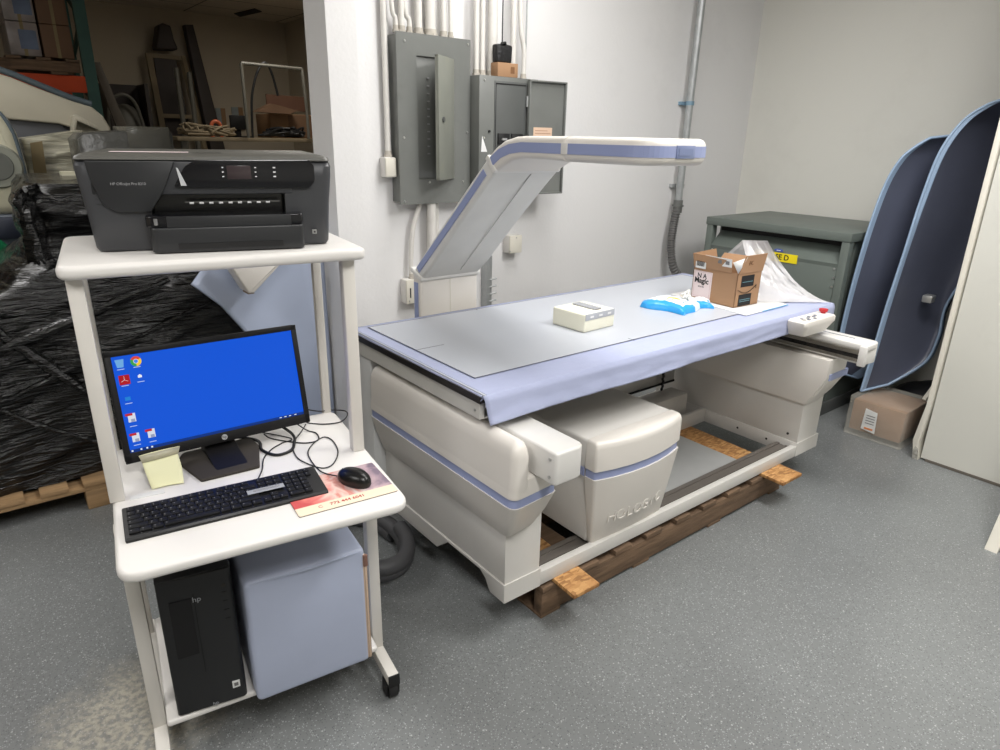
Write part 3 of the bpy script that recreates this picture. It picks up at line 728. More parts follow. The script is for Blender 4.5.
for k, (x, y) in enumerate([(2.715, 1.352), (2.73, 1.328), (2.752, 1.345), (2.778, 1.355), (2.80, 1.345), (2.825, 1.352), (2.775, 1.325)]):
    part('push_button', G().box(x-.006, x+.006, y-.006, y+.006, CZ-.0005, CZ+.0028, .001), M_grbtn, cb)
g = G(); text_g(g, 'I  II', .014, frame((2.705, 1.335, CZ+.0006), (1, 0, 0), (0, 1, 0)), .0003); part('button_symbols', g, M_ink, cb)

# ---- overhead arm, bent slab
AX0, AX1 = 1.43, 1.724
outer = [(2.402, .30), (2.402, .995), (2.372, 1.03), (1.885, 1.475)]
inner_k = []
def arm_outline():
    o = [(2.402, .28), (2.402, 1.0), (2.390, 1.012)]
    o += [(2.19, 1.200), (2.02, 1.358), (1.885, 1.478)]
    o += [(1.845, 1.508), (1.80, 1.530), (1.745, 1.542), (1.69, 1.545), (1.4, 1.546), (1.08, 1.545)]
    o += [(1.045, 1.540), (1.026, 1.528), (1.018, 1.512), (1.022, 1.494), (1.038, 1.481), (1.075, 1.475)]
    o += [(1.35, 1.474), (1.60, 1.477), (1.70, 1.477), (1.755, 1.470), (1.80, 1.452), (1.845, 1.428)]
    o += [(1.93, 1.352), (2.085, 1.207), (2.25, 1.045), (2.325, .985), (2.335, .97), (2.335, .28)]
    return o
ol = arm_outline()
def seg_prism(pl, x0, x1, bev, m, nm, **k): g = G(); g.prism(pl, 0, x0, x1, bev, 4); return part(nm, g, m, T, **k)
col = [(2.402, .28), (2.402, .998), (2.335, .975), (2.335, .28)]
seg_prism(col, AX0, AX1, .014, M_cream, 'arm_column')
inc = [(2.402, 1.0), (2.19, 1.200), (2.02, 1.358), (1.888, 1.476), (1.842, 1.430), (1.93, 1.352), (2.085, 1.207), (2.25, 1.045), (2.335, .975)]
seg_prism(inc, AX0, AX1, .014, mat('arm_underside_grey', (216, 215, 211), .4), 'slanted_arm')
knee = [(1.886, 1.478), (1.845, 1.508), (1.80, 1.530), (1.745, 1.542), (1.69, 1.545), (1.507, 1.546), (1.507, 1.474), (1.60, 1.477), (1.70, 1.477), (1.755, 1.470), (1.80, 1.452), (1.845, 1.428)]
seg_prism(knee, AX0-.002, AX1+.002, .016, M_cream, 'arm_knee')
FY = 1.195
g = G(); g.prism(rpoly([(AX0-.002, 1.512), (AX0-.002, FY), (AX1+.002, FY), (AX1+.002, 1.512)], [0, .085, .085, 0], 9), 2, 1.474, 1.546, .022, 5); part('arm_head', g, M_cream, T)
# collars at the joints
g = G(); g.prism(rpoly([(2.414, 1.004), (2.404, 1.022), (2.322, .988), (2.328, .966)], .008, 3), 0, AX0-.006, AX1+.006, .006, 3); part('lower_joint_collar', g, M_capw, T)
g = G(); g.prism(rpoly([(1.898, 1.470), (1.884, 1.486), (1.836, 1.436), (1.850, 1.421)], .008, 3), 0, AX0-.004, AX1+.004, .004, 3); part('upper_joint_collar', g, M_capw, T)
# lavender stripes along both edges
def stripe(cl, w, nm='arm_stripe'):
    for x in (AX0, AX1):
        g = G(); n = len(cl); L_, Rr = [], []
        for i, p in enumerate(cl):
            p = Vector(p); a = Vector(cl[max(i-1, 0)]); b = Vector(cl[min(i+1, n-1)]); t = (b-a).normalized(); nn = Vector((-t.y, t.x))
            L_.append(p+nn*w/2); Rr.append(p-nn*w/2)
        s = -1 if x == AX0 else 1
        g.prism([tuple(v) for v in L_]+[tuple(v) for v in Rr[::-1]], 0, x-.0035 if s < 0 else x-.001, x+.001 if s < 0 else x+.0035, .0)
        part(nm, g, M_lav, T, smooth=False)
stripe([(2.37, .30), (2.37, .96)], .028)
stripe([(2.352, 1.015), (2.14, 1.205), (1.975, 1.355), (1.90, 1.425)], .026)
stripe([(1.862, 1.462), (1.82, 1.488), (1.77, 1.504), (1.71, 1.511), (1.52, 1.511)], .030)
def plan(o): return rpoly([(AX0-.002-o, 1.507), (AX0-.002-o, FY-o), (AX1+.002+o, FY-o), (AX1+.002+o, 1.507)], [0, .085+o, .085+o, 0], 9)
g = G(); po, pi_ = plan(.0015), plan(-.004); n = len(po)
g.loft([[Vector((*po[i], 1.496)), Vector((*po[i], 1.526)), Vector((*pi_[i], 1.526)), Vector((*pi_[i], 1.496))] for i in range(n)]); part('head_stripe', g, M_lav, T, smooth=False)
g = G().box(1.545, 1.625, FY-.0035, FY+.001, 1.494, 1.528, .0009); g.box(1.555, 1.615, FY-.0045, FY-.0035, 1.502, 1.520); part('arm_touch_pad', g, mat('pad_blue', (124, 136, 172), .4), T)
for x in (AX0, AX1):
    s = -1 if x == AX0 else 1
    g = G().box(x+s*.002, x+s*.0045, 1.495, 1.523, 1.495, 1.528, .0009); part('stripe_joint', g, M_capw, T)
g = G().box((AX0+AX1)/2-.0015, (AX0+AX1)/2+.0015, 2.3335, 2.34, .55, .965); part('column_seam', g, M_trimw, T)
# seams
g = G(); xm = (AX0+AX1)/2+.02
g.bar((xm, 2.2865, 1.0095), (xm, 1.853, 1.4185), .003, .002, up=(1, 0, 0)); part('arm_seam', g, mat('seam_grey', (196, 195, 192), .5), T)
# pedestal box behind the table for the arm
part('arm_carriage', G().box(1.35, 1.82, 2.27, 2.33, .30, .70, .01), M_cream2, T)
part('arm_base', G().box(1.33, 1.86, 2.20, 2.44, .14, .30, .01), M_cream2, T)
TZ = .8515
# ---- slotted foam block
t = thing('foam_block', 'cream foam block with a slotted strip on top, lying on the scan table', 'foam block', (1.825, 1.774, TZ), R(-87.0))
W, D, H = .168, .174, .070
part('block_body', G().box(-W/2, W/2, -D/2, D/2, 0, H, .006, 3), M_foam, t, world=False)
g = G(); g.box(-.062, .058, .0, .036, H-.001, H+.002)
part('slot_bed', g, M_slot, t, world=False)
for k in range(9):
    g = G(); x = -.058+k*.0132; g.box(x, x+.006, -.003, .039, H, H+.0065, .001); part('slot_tooth', g, M_foamg, t, world=False)
g = G(); g.box(W/2-.001, W/2+.0025, -D/2+.004, D/2-.004, H-.024, H+.001, .001); s_ = part('side_strip', g, M_foamg, t, world=False)
g = G()
for k in range(3): g.box(W/2+.002, W/2+.003, -D/2+.028+k*.05, -D/2+.048+k*.05, H-.016, H-.009)
part('strip_window', g, M_white, s_, world=False)

# ---- pack of wipes
t = thing('wipes_pack', 'crumpled blue and white pack of wipes with a tissue sticking out', 'wipes pack', (2.36, 1.76, TZ), R(-78))
def pack(L, W, H, seed, mats, yoff=0):
    g = G()
    def f(s):
        def q(u, v):
            x = (u-.5)*L; y = (v-.5)*W
            e = (1-abs(2*u-1)**3.5)*(1-abs(2*v-1)**3); h = H*max(0, e)**.32
            n = noise.noise(Vector((u*5, v*4, seed)))*.12+noise.noise(Vector((u*13, v*11, seed)))*.05
            cr = .010*abs(noise.noise(Vector((u*7+seed, v*7, 1))))+.004*abs(noise.noise(Vector((u*19, v*17, seed))))
            return Vector((x+.006*math.sin(v*9+seed), y+.008*math.sin(u*8+seed), (h*(1+n)-cr*e+.001) if s > 0 else 0))
        return q
    N = 44
    g.grid(f(1), N, N, 0); g.grid(f(-1), N, N, 0)
    for i in range(len(g.F)):
        if i < N*N:
            j, k = divmod(i, N); v = j/N; u = k/N
            g.I[i] = 1 if v < .17+.03*math.sin(u*5) or (u > .90 and v < .5) else 0
        else: g.I[i] = 1
    return g
g = pack(.215, .19, .040, 3, None)
part('pouch', g, [M_wipew, M_wipeb], t, world=False)
g = G(); g.sphere((.0, .01, .034), .032, (1.1, .8, .2), 16, 8); part('lemon_print', g, M_wipey, t, world=False)
g = pack(.13, .13, .030, 8, None); g.V = [Matrix.Translation((.055, .115, 0)) @ Matrix.Rotation(R(35), 4, 'Z') @ v for v in g.V]
part('folded_end', g, [M_wipew, M_wipeb], t, world=False)
g = G(); g.grid(lambda u, v: Vector((.045+.05*(u-.5)*(1-.3*v)+.008*math.sin(v*7), .035+.014*math.sin(u*9+v*4)+.01*noise.noise(Vector((u*6, v*6, 1))), .032+v*.045*(1-.5*abs(2*u-1))+.005*math.sin(u*17))), 12, 12)
q = part('tissue', g, M_tissue, t, world=False); m_ = q.modifiers.new('s', 'SOLIDIFY'); m_.thickness = .004
for k in range(3):
    g = G().box(.062, .068, -.035+k*.022, -.029+k*.022, .034, .0385); part('printed_square', g, M_cone, t, world=False)

# ---- open cardboard box
t = thing('cardboard_box', 'open brown shipping box on the scan table with labels and taped flaps', 'box', (2.654, 1.70, TZ+.004), R(-93))
W, D, H = .235, .17, .150; th = .004
g = G(); g.box(-W/2, W/2, -D/2, D/2, 0, th); g.box(-W/2, W/2, -D/2, -D/2+th, 0, H); g.box(-W/2, W/2, D/2-th, D/2, 0, H); g.box(-W/2, -W/2+th, -D/2, D/2, 0, H); g.box(W/2-th, W/2, -D/2, D/2, 0, H)
part('box_body', g, M_card, t, world=False, smooth=False)
def flap(nm, pts, thk=.0035, mats=M_card, **k):
    g = G(); a, b, c_, d = [Vector(p) for p in pts]; n = (b-a).cross(d-a).normalized()*thk
    g.add([a, b, c_, d, a+n, b+n, c_+n, d+n], [[0, 1, 2, 3], [7, 6, 5, 4], [0, 4, 5, 1], [1, 5, 6, 2], [2, 6, 7, 3], [3, 7, 4, 0]])
    return part(nm, g, mats, t, world=False, smooth=False, **k)
# labelled side is local -y ; smile side is local +x
flap('side_flap', [(-W/2, -D/2, H), (W/2-.03, -D/2, H), (W/2-.035, -D/2-.006, H+.052), (-W/2, -D/2-.010, H+.058)])
flap('far_flap', [(-W/2+.0, D/2, H), (-W/2+.0, -D/2, H), (-W/2-.012, -D/2, H+.055), (-W/2-.02, D/2, H+.062)])
flap('end_flap', [(W/2, -D/2+.005, H), (W/2, D/2, H), (W/2+.008, D/2+.008, H+.078), (W/2+.006, -D/2+.03, H+.076)])
flap('back_flap', [(-W/2, D/2, H), (W/2, D/2, H), (W/2-.03, D/2+.05, H+.045), (-W/2, D/2+.04, H+.04)])
g = G(); g.T = frame((-.0, -D/2-.0075, H+.040), (1, 0, .0), (0, -.1, 1))
g.box(-.055, .085, -.018, .018, 0, .0012); k_ = part('printed_tape', g, M_tape, t, world=False)
g = G(); g.T = frame((-.0, -D/2-.0075, H+.040), (1, 0, .0), (0, -.1, 1))
for x in (-.02, .025, .065): g.box(x-.012, x+.008, -.008, .008, .0012, .0018)
part('tape_print', g, M_slot, k_, world=False)
g = G(); g.box(-W/2+.012, -W/2+.068, -D/2-.0075, -D/2-.006, H-.006, H+.043); k_ = part('barcode_label', g, M_tape, t, world=False)
g = G(); random.seed(5); x = -W/2+.018
while x < -W/2+.060: wd = random.choice([.001, .002, .003]); g.box(x, x+wd, -D/2-.0082, -D/2-.0075, H+.004, H+.028); x += wd+.0018
part('barcode_bars', g, M_ink, k_, world=False)
g = G(); g.box(-W/2+.004, -W/2+.105, -D/2-.001, -D/2, .010, H-.018); k_ = part('square_label', g, [M_pinkl], t, world=False)
fm = frame((-W/2+.05, -D/2-.0012, H-.062), (1, 0, 0), (0, 0, 1))
g = G(); text_g(g, 'N A', .030, frame((-W/2+.05, -D/2-.0012, H-.040), (1, 0, 0), (0, 0, 1)), .0003, bold=.0006); text_g(g, 'Magic', .034, fm, .0003, bold=.001); text_g(g, 'stories', .012, frame((-W/2+.05, -D/2-.0012, H-.088), (1, 0, 0), (0, 0, 1)), .0003)
part('label_print', g, M_ink, k_, world=False)
g = G(); 
for z in (.016, .1285): g.box(-W/2+.010, -W/2+.099, -D/2-.0014, -D/2-.001, z, z+.001)
for x in (.010, .098): g.box(-W/2+x, -W/2+x+.001, -D/2-.0014, -D/2-.001, .016, .1295)
part('label_border', g, mat('label_rose', (190, 150, 150), .6), k_, world=False)
# black tape and curved line on the end
fx = W/2+.0008
g = G(); g.box(W/2, fx, -D/2+.025, D/2-.055, .004, .055); k_ = part('black_tape_patch', g, M_black, t, world=False)
g = G(); g.box(W/2, fx+.0, -D/2+.030, D/2-.050, .088, .138); k2 = part('black_tape_patch', g, M_black, t, world=False)
g = G()
for zz in (.030, .022): g.box(fx, fx+.0004, -D/2+.033, D/2-.063, zz, zz+.003)
g.box(fx, fx+.0004, -D/2+.038, D/2-.058, .108, .111); part('tape_lettering', g, mat('teal_print', (90, 130, 140), .5), t, world=False)
g = G(); pts = []
for k in range(15):
    a = k/14; pts.append(Vector((fx, -D/2+.012+a*.125, .078-.022*math.sin(PI*a)+.010*a)))
for i in range(14): g.bar(pts[i], pts[i+1], .0008, .0055, up=(1, 0, 0))
g.bar(pts[-1]+Vector((0, .004, -.014)), pts[-1]+Vector((0, .002, .004)), .0008, .004, up=(1, 0, 0)); part('smile_mark', g, M_ink, t, world=False)
g = G(); text_g(g, 'FC', .026, frame((W/2+.0085, -.012, H+.042), (0, 1, 0), (.09, 0, 1)), .0006, bold=.0); part('flap_print', g, M_cardd, t, world=False)
g = G(); g.add([(W/2, -D/2+.0, H-.0), (W/2+.010, -D/2+.038, H+.07), (W/2-.03, -D/2-.004, H+.045)], [[0, 1, 2]]); q = part('torn_white_tape', g, M_tape, t, world=False); m_ = q.modifiers.new('s', 'SOLIDIFY'); m_.thickness = .001

# ---- thin white board under the box
t = thing('padded_board', 'thin white board with a sky blue edge under the cardboard box', 'board', (2.72, 1.66, TZ))
part('board_body', G().prism(rpoly([(2.50, 1.485), (2.84, 1.49), (2.93, 1.92), (2.56, 1.93)], .006, 3), 2, TZ, TZ+.0032, .001), M_white, t)
g = G(); g.bar((2.63, 1.4865, TZ+.0018), (2.84, 1.4895, TZ+.0018), .004, .0035); part('blue_edge', g, M_cone, t)

# ---- clear plastic bag tented behind the box
g = G()
apex = [Vector((2.90, 1.80, 1.098)), Vector((2.90, 1.67, 1.112))]
def bagf(side):
    def f(u, v):   # u along from left foot to right foot ; v up
        if side == 0: b0, b1 = Vector((2.76, 1.60, TZ+.006)), Vector((3.055, 1.40, TZ+.001))
        else: b0, b1 = Vector((2.90, 2.03, TZ+.005)), Vector((3.06, 1.56, TZ+.001))
        base = b0.lerp(b1, u); tp = apex[0].lerp(apex[1], u)
        sag = (v*(1-v))*.16*(u**1.3)
        p = base.lerp(tp, v); p.z -= sag*1.3*(1 if side == 0 else .6); p.z = max(p.z, TZ+.002)
        n = noise.noise(Vector((u*5+side*4, v*5, 1)))*.010+noise.noise(Vector((u*15, v*13+side, 3)))*.005
        p.x += n*(v*(1-v)*3+.2); p.y += n*.6; return p
    return f
g.grid(bagf(0), 34, 34)
b1_ = bagf(1); g.grid(lambda u, v: b1_(1-u, v), 34, 34)
solo('plastic_bag', g, M_film, 'crumpled clear plastic sheet standing up behind the open cardboard box', 'plastic sheet')

# ---- transformer cabinet
t = thing('transformer', 'grey green electrical transformer cabinet behind the foot end of the scan table', 'transformer', (4.08, 2.12, 0))
x0, x1, y0, y1, zt = 3.731, 4.45, 1.668, 2.582, 1.088
part('cabinet', G().box(x0+.12, x1, y0+.02, y1-.02, .08, zt-.05, .004), M_green, t)
part('lid', G().box(x0-.004, x1+.01, y0-.006, y1+.006, zt-.048, zt, .004), M_green, t)
for y in (y0, y1-.045): part('corner_post', G().box(x0, x0+.05, y, y+.045, 0, zt-.048, .003), M_green, t)
part('dark_vent', G().box(x0+.10, x0+.1205, y0+.045, y1-.045, zt-.16, zt-.05), M_black, t, smooth=False)
g = G(); g.prism([(x0+.10, zt-.088), (x0+.095, zt-.085), (x0+.001, zt-.172), (x0+.004, zt-.192), (x0+.03, zt-.192)], 1, y0+.047, y1-.047, .001)
# louvre: sloping plate under the vent
part('louvre', g, M_green, t)
part('front_panel', G().box(x0+.004, x0+.03, y0+.047, y1-.047, .12, zt-.187, .003), M_green, t)
part('base_channel', G().box(x0+.01, x1, y0+.01, y1-.01, .0, .08, .002), M_panel_in, t)
g = G().box(x0+.0, x0+.0045, 1.948, 2.22, .880, .930); lb = part('phase_label', g, M_yellow, t, label='yellow label reading PHASE D')
g = G(); text_g(g, 'PHASE D', .043, frame((x0-.0005, 2.082, .905), (0, -1, 0), (0, 0, 1)), .0004, bold=.0008, align='CENTER'); part('label_letters', g, M_ink, lb)
g = G(); pl = [(2.07+.028*math.cos(2*PI*k/20), .878+.065+.009*math.sin(2*PI*k/20)) for k in range(20)]; g.prism(pl, 0, x0+.0015, x0+.0045); part('oval_badge', g, M_bluelab, t)
g = G(); text_g(g, 'GE', .014, frame((x0-.0008, 2.10, .965), (0, -1, 0), (0, 0, 1)), .0003) if False else g.box(x0+.0008, x0+.0016, 2.058, 2.082, .941, .945); part('badge_print', g, M_white, t)
g = G(); [g.cyl((x0+.004, y, z), (x0-.002, y, z), .006, seg=8) for y, z in ((y0+.06, zt-.2), (y0+.055, zt-.30), (y0+.055, zt-.25), (y1-.06, zt-.2))]; part('panel_screw', g, M_screenw, t)

# ---- two tall blue shells
def shell(name, label, rim_l, rim_r, bulge, m_o, m_i):
    """rim_l, rim_r: matching point lists from the bottom to the top; the body bulges towards +x"""
    L_ = smooth_path(rim_l, 8); Rr = smooth_path(rim_r, 8); n = len(L_); t = thing(name, label, 'cover', Vector(rim_l[0]).lerp(Vector(rim_r[0]), .5)); MW[t.name] = Matrix.Translation(t.location)
    NU = 26; N_ = n-1
    def mid(i, u):
        a, b = L_[i], Rr[i]; w = (b-a).length; ht = i/N_
        bl = bulge*min(1, w/.5)*(math.sin(PI*min(max(u-.05*(1-u), 0)/.98, 1))**.5 if u > .06 else 0)*min(1, .25+3*ht*1.0)*min(1, .12+5*(1-ht))
        u = .0+u; p = a.lerp(b, u); return p+Vector((bl*.93, 0, -.03*bl))
    gi = G(); gi.grid(lambda u, v: mid(min(N_, int(round(v*N_))), u), NU, N_)
    o = part('inner_face', gi, m_i, t); 
    go = G(); go.grid(lambda u, v: mid(min(N_, int(round(v*N_))), u)+Vector((.012, .012*(1-2*u), 0)), NU, N_)
    part('outer_shell', go, m_o, t)
    edge = list(L_)+[Rr[-1].lerp(L_[-1], s) for s in (.75, .5, .25)][::-1]*0+Rr[::-1]
    g = G(); g.tube(edge+[L_[0]], .007, 10, mi=0)
    part('rim', g, m_o, t)
    g = G(); g.loft([[L_[i]+Vector((-.004, 0, 0)), L_[i]+Vector((.004, 0, 0)), L_[i].lerp(Rr[i], .026/max(.05, (Rr[i]-L_[i]).length))+Vector((.004, 0, 0)), L_[i].lerp(Rr[i], .026/max(.05, (Rr[i]-L_[i]).length))+Vector((-.004, 0, 0))] for i in range(n)]); part('flange', g, m_o, t)
    return t
Lr = [P(861, 391, 3.78, 0), P(872, 355, 3.79, 0), P(886, 308, 3.80, 0), P(905, 250, 3.82, 0), P(921, 200, 3.85, 0), P(940, 152, 3.88, 0), P(962, 122, 3.92, 0), P(985, 106, 3.95, 0), P(1004, 99, 3.97, 0)]
Rr_ = [(3.93, 1.395, .262), P(924, 363, 4.06, 0), P(938, 338, 4.1, 0), P(949, 300, 4.12, 0), (4.12, 1.12, 1.10), (4.12, 1.0, 1.38), (4.11, .93, 1.60), (4.08, 1.00, 1.73), (4.03, 1.10, 1.765)]
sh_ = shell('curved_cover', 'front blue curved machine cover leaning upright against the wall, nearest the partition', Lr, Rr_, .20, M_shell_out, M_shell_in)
for py, pz, s in ((1.12, .86, 0), (1.33, .76, 1)):
    q = Vector((4.20 if s == 0 else 4.03, py, pz)); g = G()
    g.box(q.x-.03, q.x+.03, q.y-.025, q.y+.025, q.z-.02, q.z+.02, .006); part('inner_bracket', g, M_black if s == 0 else M_alu, sh_)
L2 = [P(836, 372, 3.80, 0), P(838, 350, 3.8, 0), P(843, 322, 3.80, 0), P(855, 275, 3.80, 0), P(870, 225, 3.82, 0), P(885, 185, 3.85, 0), P(900, 160, 3.87, 0), P(915, 147, 3.90, 0), P(930, 138, 3.93, 0)]
R2 = [(4.02, 1.60, .22), (4.26, 1.48, .40), (4.36, 1.38, .62), (4.40, 1.30, .88), (4.40, 1.26, 1.12), (4.38, 1.24, 1.34), (4.34, 1.27, 1.48), (4.26, 1.33, 1.57), (4.14, 1.40, 1.60)]
for p in L2: p.y = min(p.y, 1.655)
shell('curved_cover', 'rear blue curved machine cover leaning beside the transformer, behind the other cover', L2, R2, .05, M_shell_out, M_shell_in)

# ---- wrapped carton on the floor under the covers
t = thing('wrapped_carton', 'cardboard carton in clear plastic wrap on the floor below the blue covers', 'box', (3.86, 1.335, 0), R(1))
part('carton_body', G().box(-.155, .15, -.135, .135, .03, .205, .004), mat('carton_brown', (150, 108, 72), .75, var=.06), t, world=False)
def wrapf(g, x0, x1, y0, y1, z0, z1, r=.02, seed=0):
    rings = []
    for z in [z0+(z1-z0)*k/8 for k in range(9)]:
        pl = rpoly(rect(x0, x1, y0, y1), r, 4); rr = []
        for j, p in enumerate(pl):
            n = noise.noise(Vector((p[0]*12, p[1]*12, z*14+seed)))*.008; rr.append(Vector((p[0]*(1+n), p[1]*(1+n), z)))
        rings.append(rr)
    g.loft(rings)
g = G(); wrapf(g, -.172, .16, -.152, .155, .002, .221); part('plastic_wrap', g, M_film2, t, world=False)
g = G(); g.T = Matrix.Rotation(R(0), 4, 'Z'); g.prism([(.062, .058), (-.012, .048), (-.006, .168), (.056, .178)], 0, -.179, -.176); lb = part('shipping_label', g, M_tape, t, world=False)
g = G(); g.box(-.1805, -.179, .0, .045, .062, .072); part('label_stripe', g, mat('orange_print', (208, 130, 80), .6), lb, world=False)
g = G(); 
for k in range(4): g.box(-.1802, -.179, .0, .046, .095+k*.015, .099+k*.015)
part('label_text', g, M_slot, lb, world=False)
# clutter behind the carton
g = G(); g.bar((3.93, 1.20, .23), (4.25, 1.13, .62), .02, .02); solo('white_rod', g, M_trimw, 'thin white rod leaning behind the wrapped carton', 'rod')
g = G(); g.grid(lambda u, v: Vector((4.02+.36*v, 1.06+.40*u, .16+.10*math.sin(PI*v)*math.sin(PI*u)+.02*noise.noise(Vector((u*6, v*6, 0))))), 18, 12)
g.grid(lambda u, v: Vector((4.02+.36*v, 1.46-.40*u, .0+.01*u)), 4, 4); g.box(4.03, 4.37, 1.07, 1.45, .0, .16, .03, 3)
solo('black_bag', g, M_cable, 'crumpled black bag on the floor behind the wrapped carton', 'bag')
g = G(); g.T = frame((4.47, 1.20, .46), (0, 1, 0), (.03, 0, 1)); g.box(-.18, .10, -.45, .50, -.015, .015, .004)
solo('brown_board', g, mat('brown_board', (120, 78, 52), .6, var=.1), 'brown wooden board leaning behind the blue covers', 'board')

# ---- white leaning board edges at the right margin
g = G(); g.T = Matrix.Rotation(0, 4, 'Z')
a = P(986, 546, 0, 2); 
t = thing('crate_panel', 'white edged board with a dark gap at the right edge of the photo', 'board', (3.15, .45, 0))
g = G(); g.prism([(3.00, 0.0), (3.045, 0.0), (3.36, .62), (3.315, .62)], 1, .53, .575, .002)
part('pale_edge', g, M_trimw, t)
g = G(); g.prism([(3.05, 0.02), (3.08, 0.02), (3.38, .62), (3.35, .62)], 1, .50, .56, .002); part('dark_core', g, M_black, t)
g = G(); g.prism([(3.08, 0.0), (3.4, 0.0), (3.6, .62), (3.38, .62)], 1, .44, .56, .002); part('white_body', g, M_part, t)
# ------------------------------------------------------------------ rolling computer cart
CA = R(-8.3); C0 = (.45, 1.60, 0)
t = thing('computer_cart', 'white rolling computer cart holding the printer, monitor and tower', 'computer cart', C0, CA)
def cp(nm, g, m, **k): return part(nm, g, m, t, world=False, **k)
DZ, SZ, LZ = .71, 1.275, .150
g = G(); g.prism(rpoly([(-.312, -.335), (.312, -.335), (.312, .30), (-.312, .30)], [.05, .05, .03, .03], 6), 2, DZ-.028, DZ, .011, 4); cp('desktop', g, M_cart)
g = G(); g.prism(rpoly([(-.328, -.055), (.328, -.055), (.328, .425), (-.328, .425)], [.03, .03, .03, .03], 6), 2, SZ-.030, SZ, .012, 4); cp('printer_shelf', g, M_cart)
g = G(); g.prism(rpoly([(-.282, -.155), (.268, -.155), (.268, .28), (-.282, .28)], .008, 3), 2, LZ-.018, LZ, .006, 3); cp('lower_shelf', g, M_cart)
for sx in (-1, 1):
    x = -.300 if sx < 0 else .2885
    cp('front_post', G().box(x-.016, x+.016, -.018, .014, DZ, SZ-.030, .003), M_cartleg)
    cp('lower_post', G().box(x-.016, x+.016, -.096, -.062, .088, DZ-.028, .003), M_cartleg)
    cp('rear_post', G().box(x-.012, x+.012, .29, .314, .088, SZ-.030, .003), M_cartleg)
    cp('foot_bar', G().box(x-.016, x+.016, -.222, .36, .058, .092, .003), M_cartleg)
    cp('foot_cap', G().box(x-.0165, x+.0165, -.226, -.221, .057, .093, .001), M_black)
    cp('support_rail', G().box(x-.010, x+.010, -.17, .30, DZ-.052, DZ-.028, .002), M_cartleg)
    for y in (-.195, .335):
        g = G(); g.cyl((x-.013, y, .026), (x+.013, y, .026), .026, seg=24); w_ = cp('caster_wheel', g, M_caster)
        g = G(); g.box(x-.019, x+.019, y-.012, y+.026, .034, .058, .006); g.box(x-.021, x-.015, y-.016, y+.018, .012, .05, .003); g.box(x+.015, x+.021, y-.016, y+.018, .012, .05, .003)
        part('caster_fork', g, M_black, w_, world=False)
cp('back_brace', G().box(-.28, .28, .296, .308, .30, .36, .002), M_cartleg)
g = G().box(-.275, -.20, -.020, .0, DZ+.0, DZ+.0012); cp('torn_tape', g, M_tape)

# ------------------------------------------------------------------ printer
PZ = SZ+.0005; PA = R(-16)
pr = thing('inkjet_printer', 'dark grey inkjet printer on the top shelf of the cart', 'printer', (.220, 1.738, PZ), PA)
def pp(nm, g, m, par=None, **k): return part(nm, g, m, par or pr, world=False, **k)
W = .50; D = .36
def ring(z, ix, fy, by=0, r=.03):
    return [Vector((p[0], p[1], z)) for p in rpoly([(ix, fy), (W-ix+.008, fy), (W-ix+.008, D-by), (ix, D-by)], [r, r, .02, .02], 5)]
# body: left and right cheeks with the opening between
def cheek(x0, x1, side):
    g = G()
    def rg(z, o, f): 
        a = (x0-o, x1) if side < 0 else (x0, x1+o)
        pl = rpoly([(a[0], f), (a[1], f), (a[1], D), (a[0], D)], [.022 if side < 0 else 0, .022 if side > 0 else 0, .012, .012], 5)
        return [Vector((p[0], p[1], z)) for p in pl]
    g.loft([rg(.002, -.004, .006), rg(.01, 0, 0), rg(.10, .006, -.004), rg(.165, .013, -.008), rg(.188, .015, -.006), rg(.199, .012, .004)])
    return g
pp('left_body', cheek(-.006, .118, -1), M_pr)
pp('right_body', cheek(.412, .512, 1), M_pr)
pp('rear_body', G().box(.118, .412, .09, D, .002, .199, .002), M_pr3)
pp('upper_front', G().box(.10, .43, -.008, .1, .126, .198, .004), M_pr)
g = G(); rr = lambda z, o: [Vector((p[0], p[1], z)) for p in rpoly([(-.021+o, -.006+o), (.526-o, -.006+o), (.526-o, D+.002-o), (-.021+o, D+.002-o)], .02, 5)]
g.loft([rr(.199, .004), rr(.2015, .001), rr(.208, .004), rr(.213, .014), rr(.217, .034)]); lid = pp('lid', g, M_prtop)
g = G().box(-.002, .022, -.0085, -.0035, .1985, .2135, .001); 
# angled left fascia plate
g = G(); g.prism(rpoly([(.004, .199), (.182, .199), (.150, .134), (.119, .090), (.052, .090), (.026, .106), (.012, .15)], [.003, .003, .004, .004, .02, .02, .03], 4), 1, -.0135, -.004, .002); fa = pp('fascia_plate', g, M_pr3)
g = G(); text_g(g, 'HP OfficeJet Pro 8210', .0082, frame((.082, -.0138, .1505), (1, 0, 0), (0, 0, 1)), .0003, spacing=.95); pp('model_name', g, mat('silver_print', (150, 150, 152), .4), fa)
g = G(); g.prism(rpoly([(.172, .143), (.20, .188), (.225, .202), (.473, .204), (.484, .190), (.484, .155), (.470, .140)], [.004, .02, .01, .006, .01, .015, .012], 4), 1, -.016, -.006, .002); cpn = pp('control_panel', g, M_pr2)
pp('display', G().box(.288, .340, -.0168, -.0155, .160, .190, .0005), M_lcd, cpn)
for z in (.166, .176, .186):
    for x in (.279, .350): pp('panel_key', G().box(x-.002, x+.002, -.0166, -.0155, z-.0012, z+.0012), M_white, cpn)
    pp('panel_key', G().box(.389, .395, -.0166, -.0155, z-.0015, z+.0015), M_white, cpn)
g = G(); g.prism([(.188, .146), (.200, .146), (.186, .184), (.182, .186)], 1, -.0168, -.0158); pp('painted_glint', g, mat('glint_paint', (196, 198, 200), .15), cpn)  # highlight on the gloss panel, painted as a bright sliver
g = G(); g.box(.118, .412, -.004, .09, .070, .126); 
g = G(); g.box(.12, .41, .012, .09, .078, .080); g.box(.12, .41, .05, .09, .08, .124); pp('paper_slot', g, M_pr2)
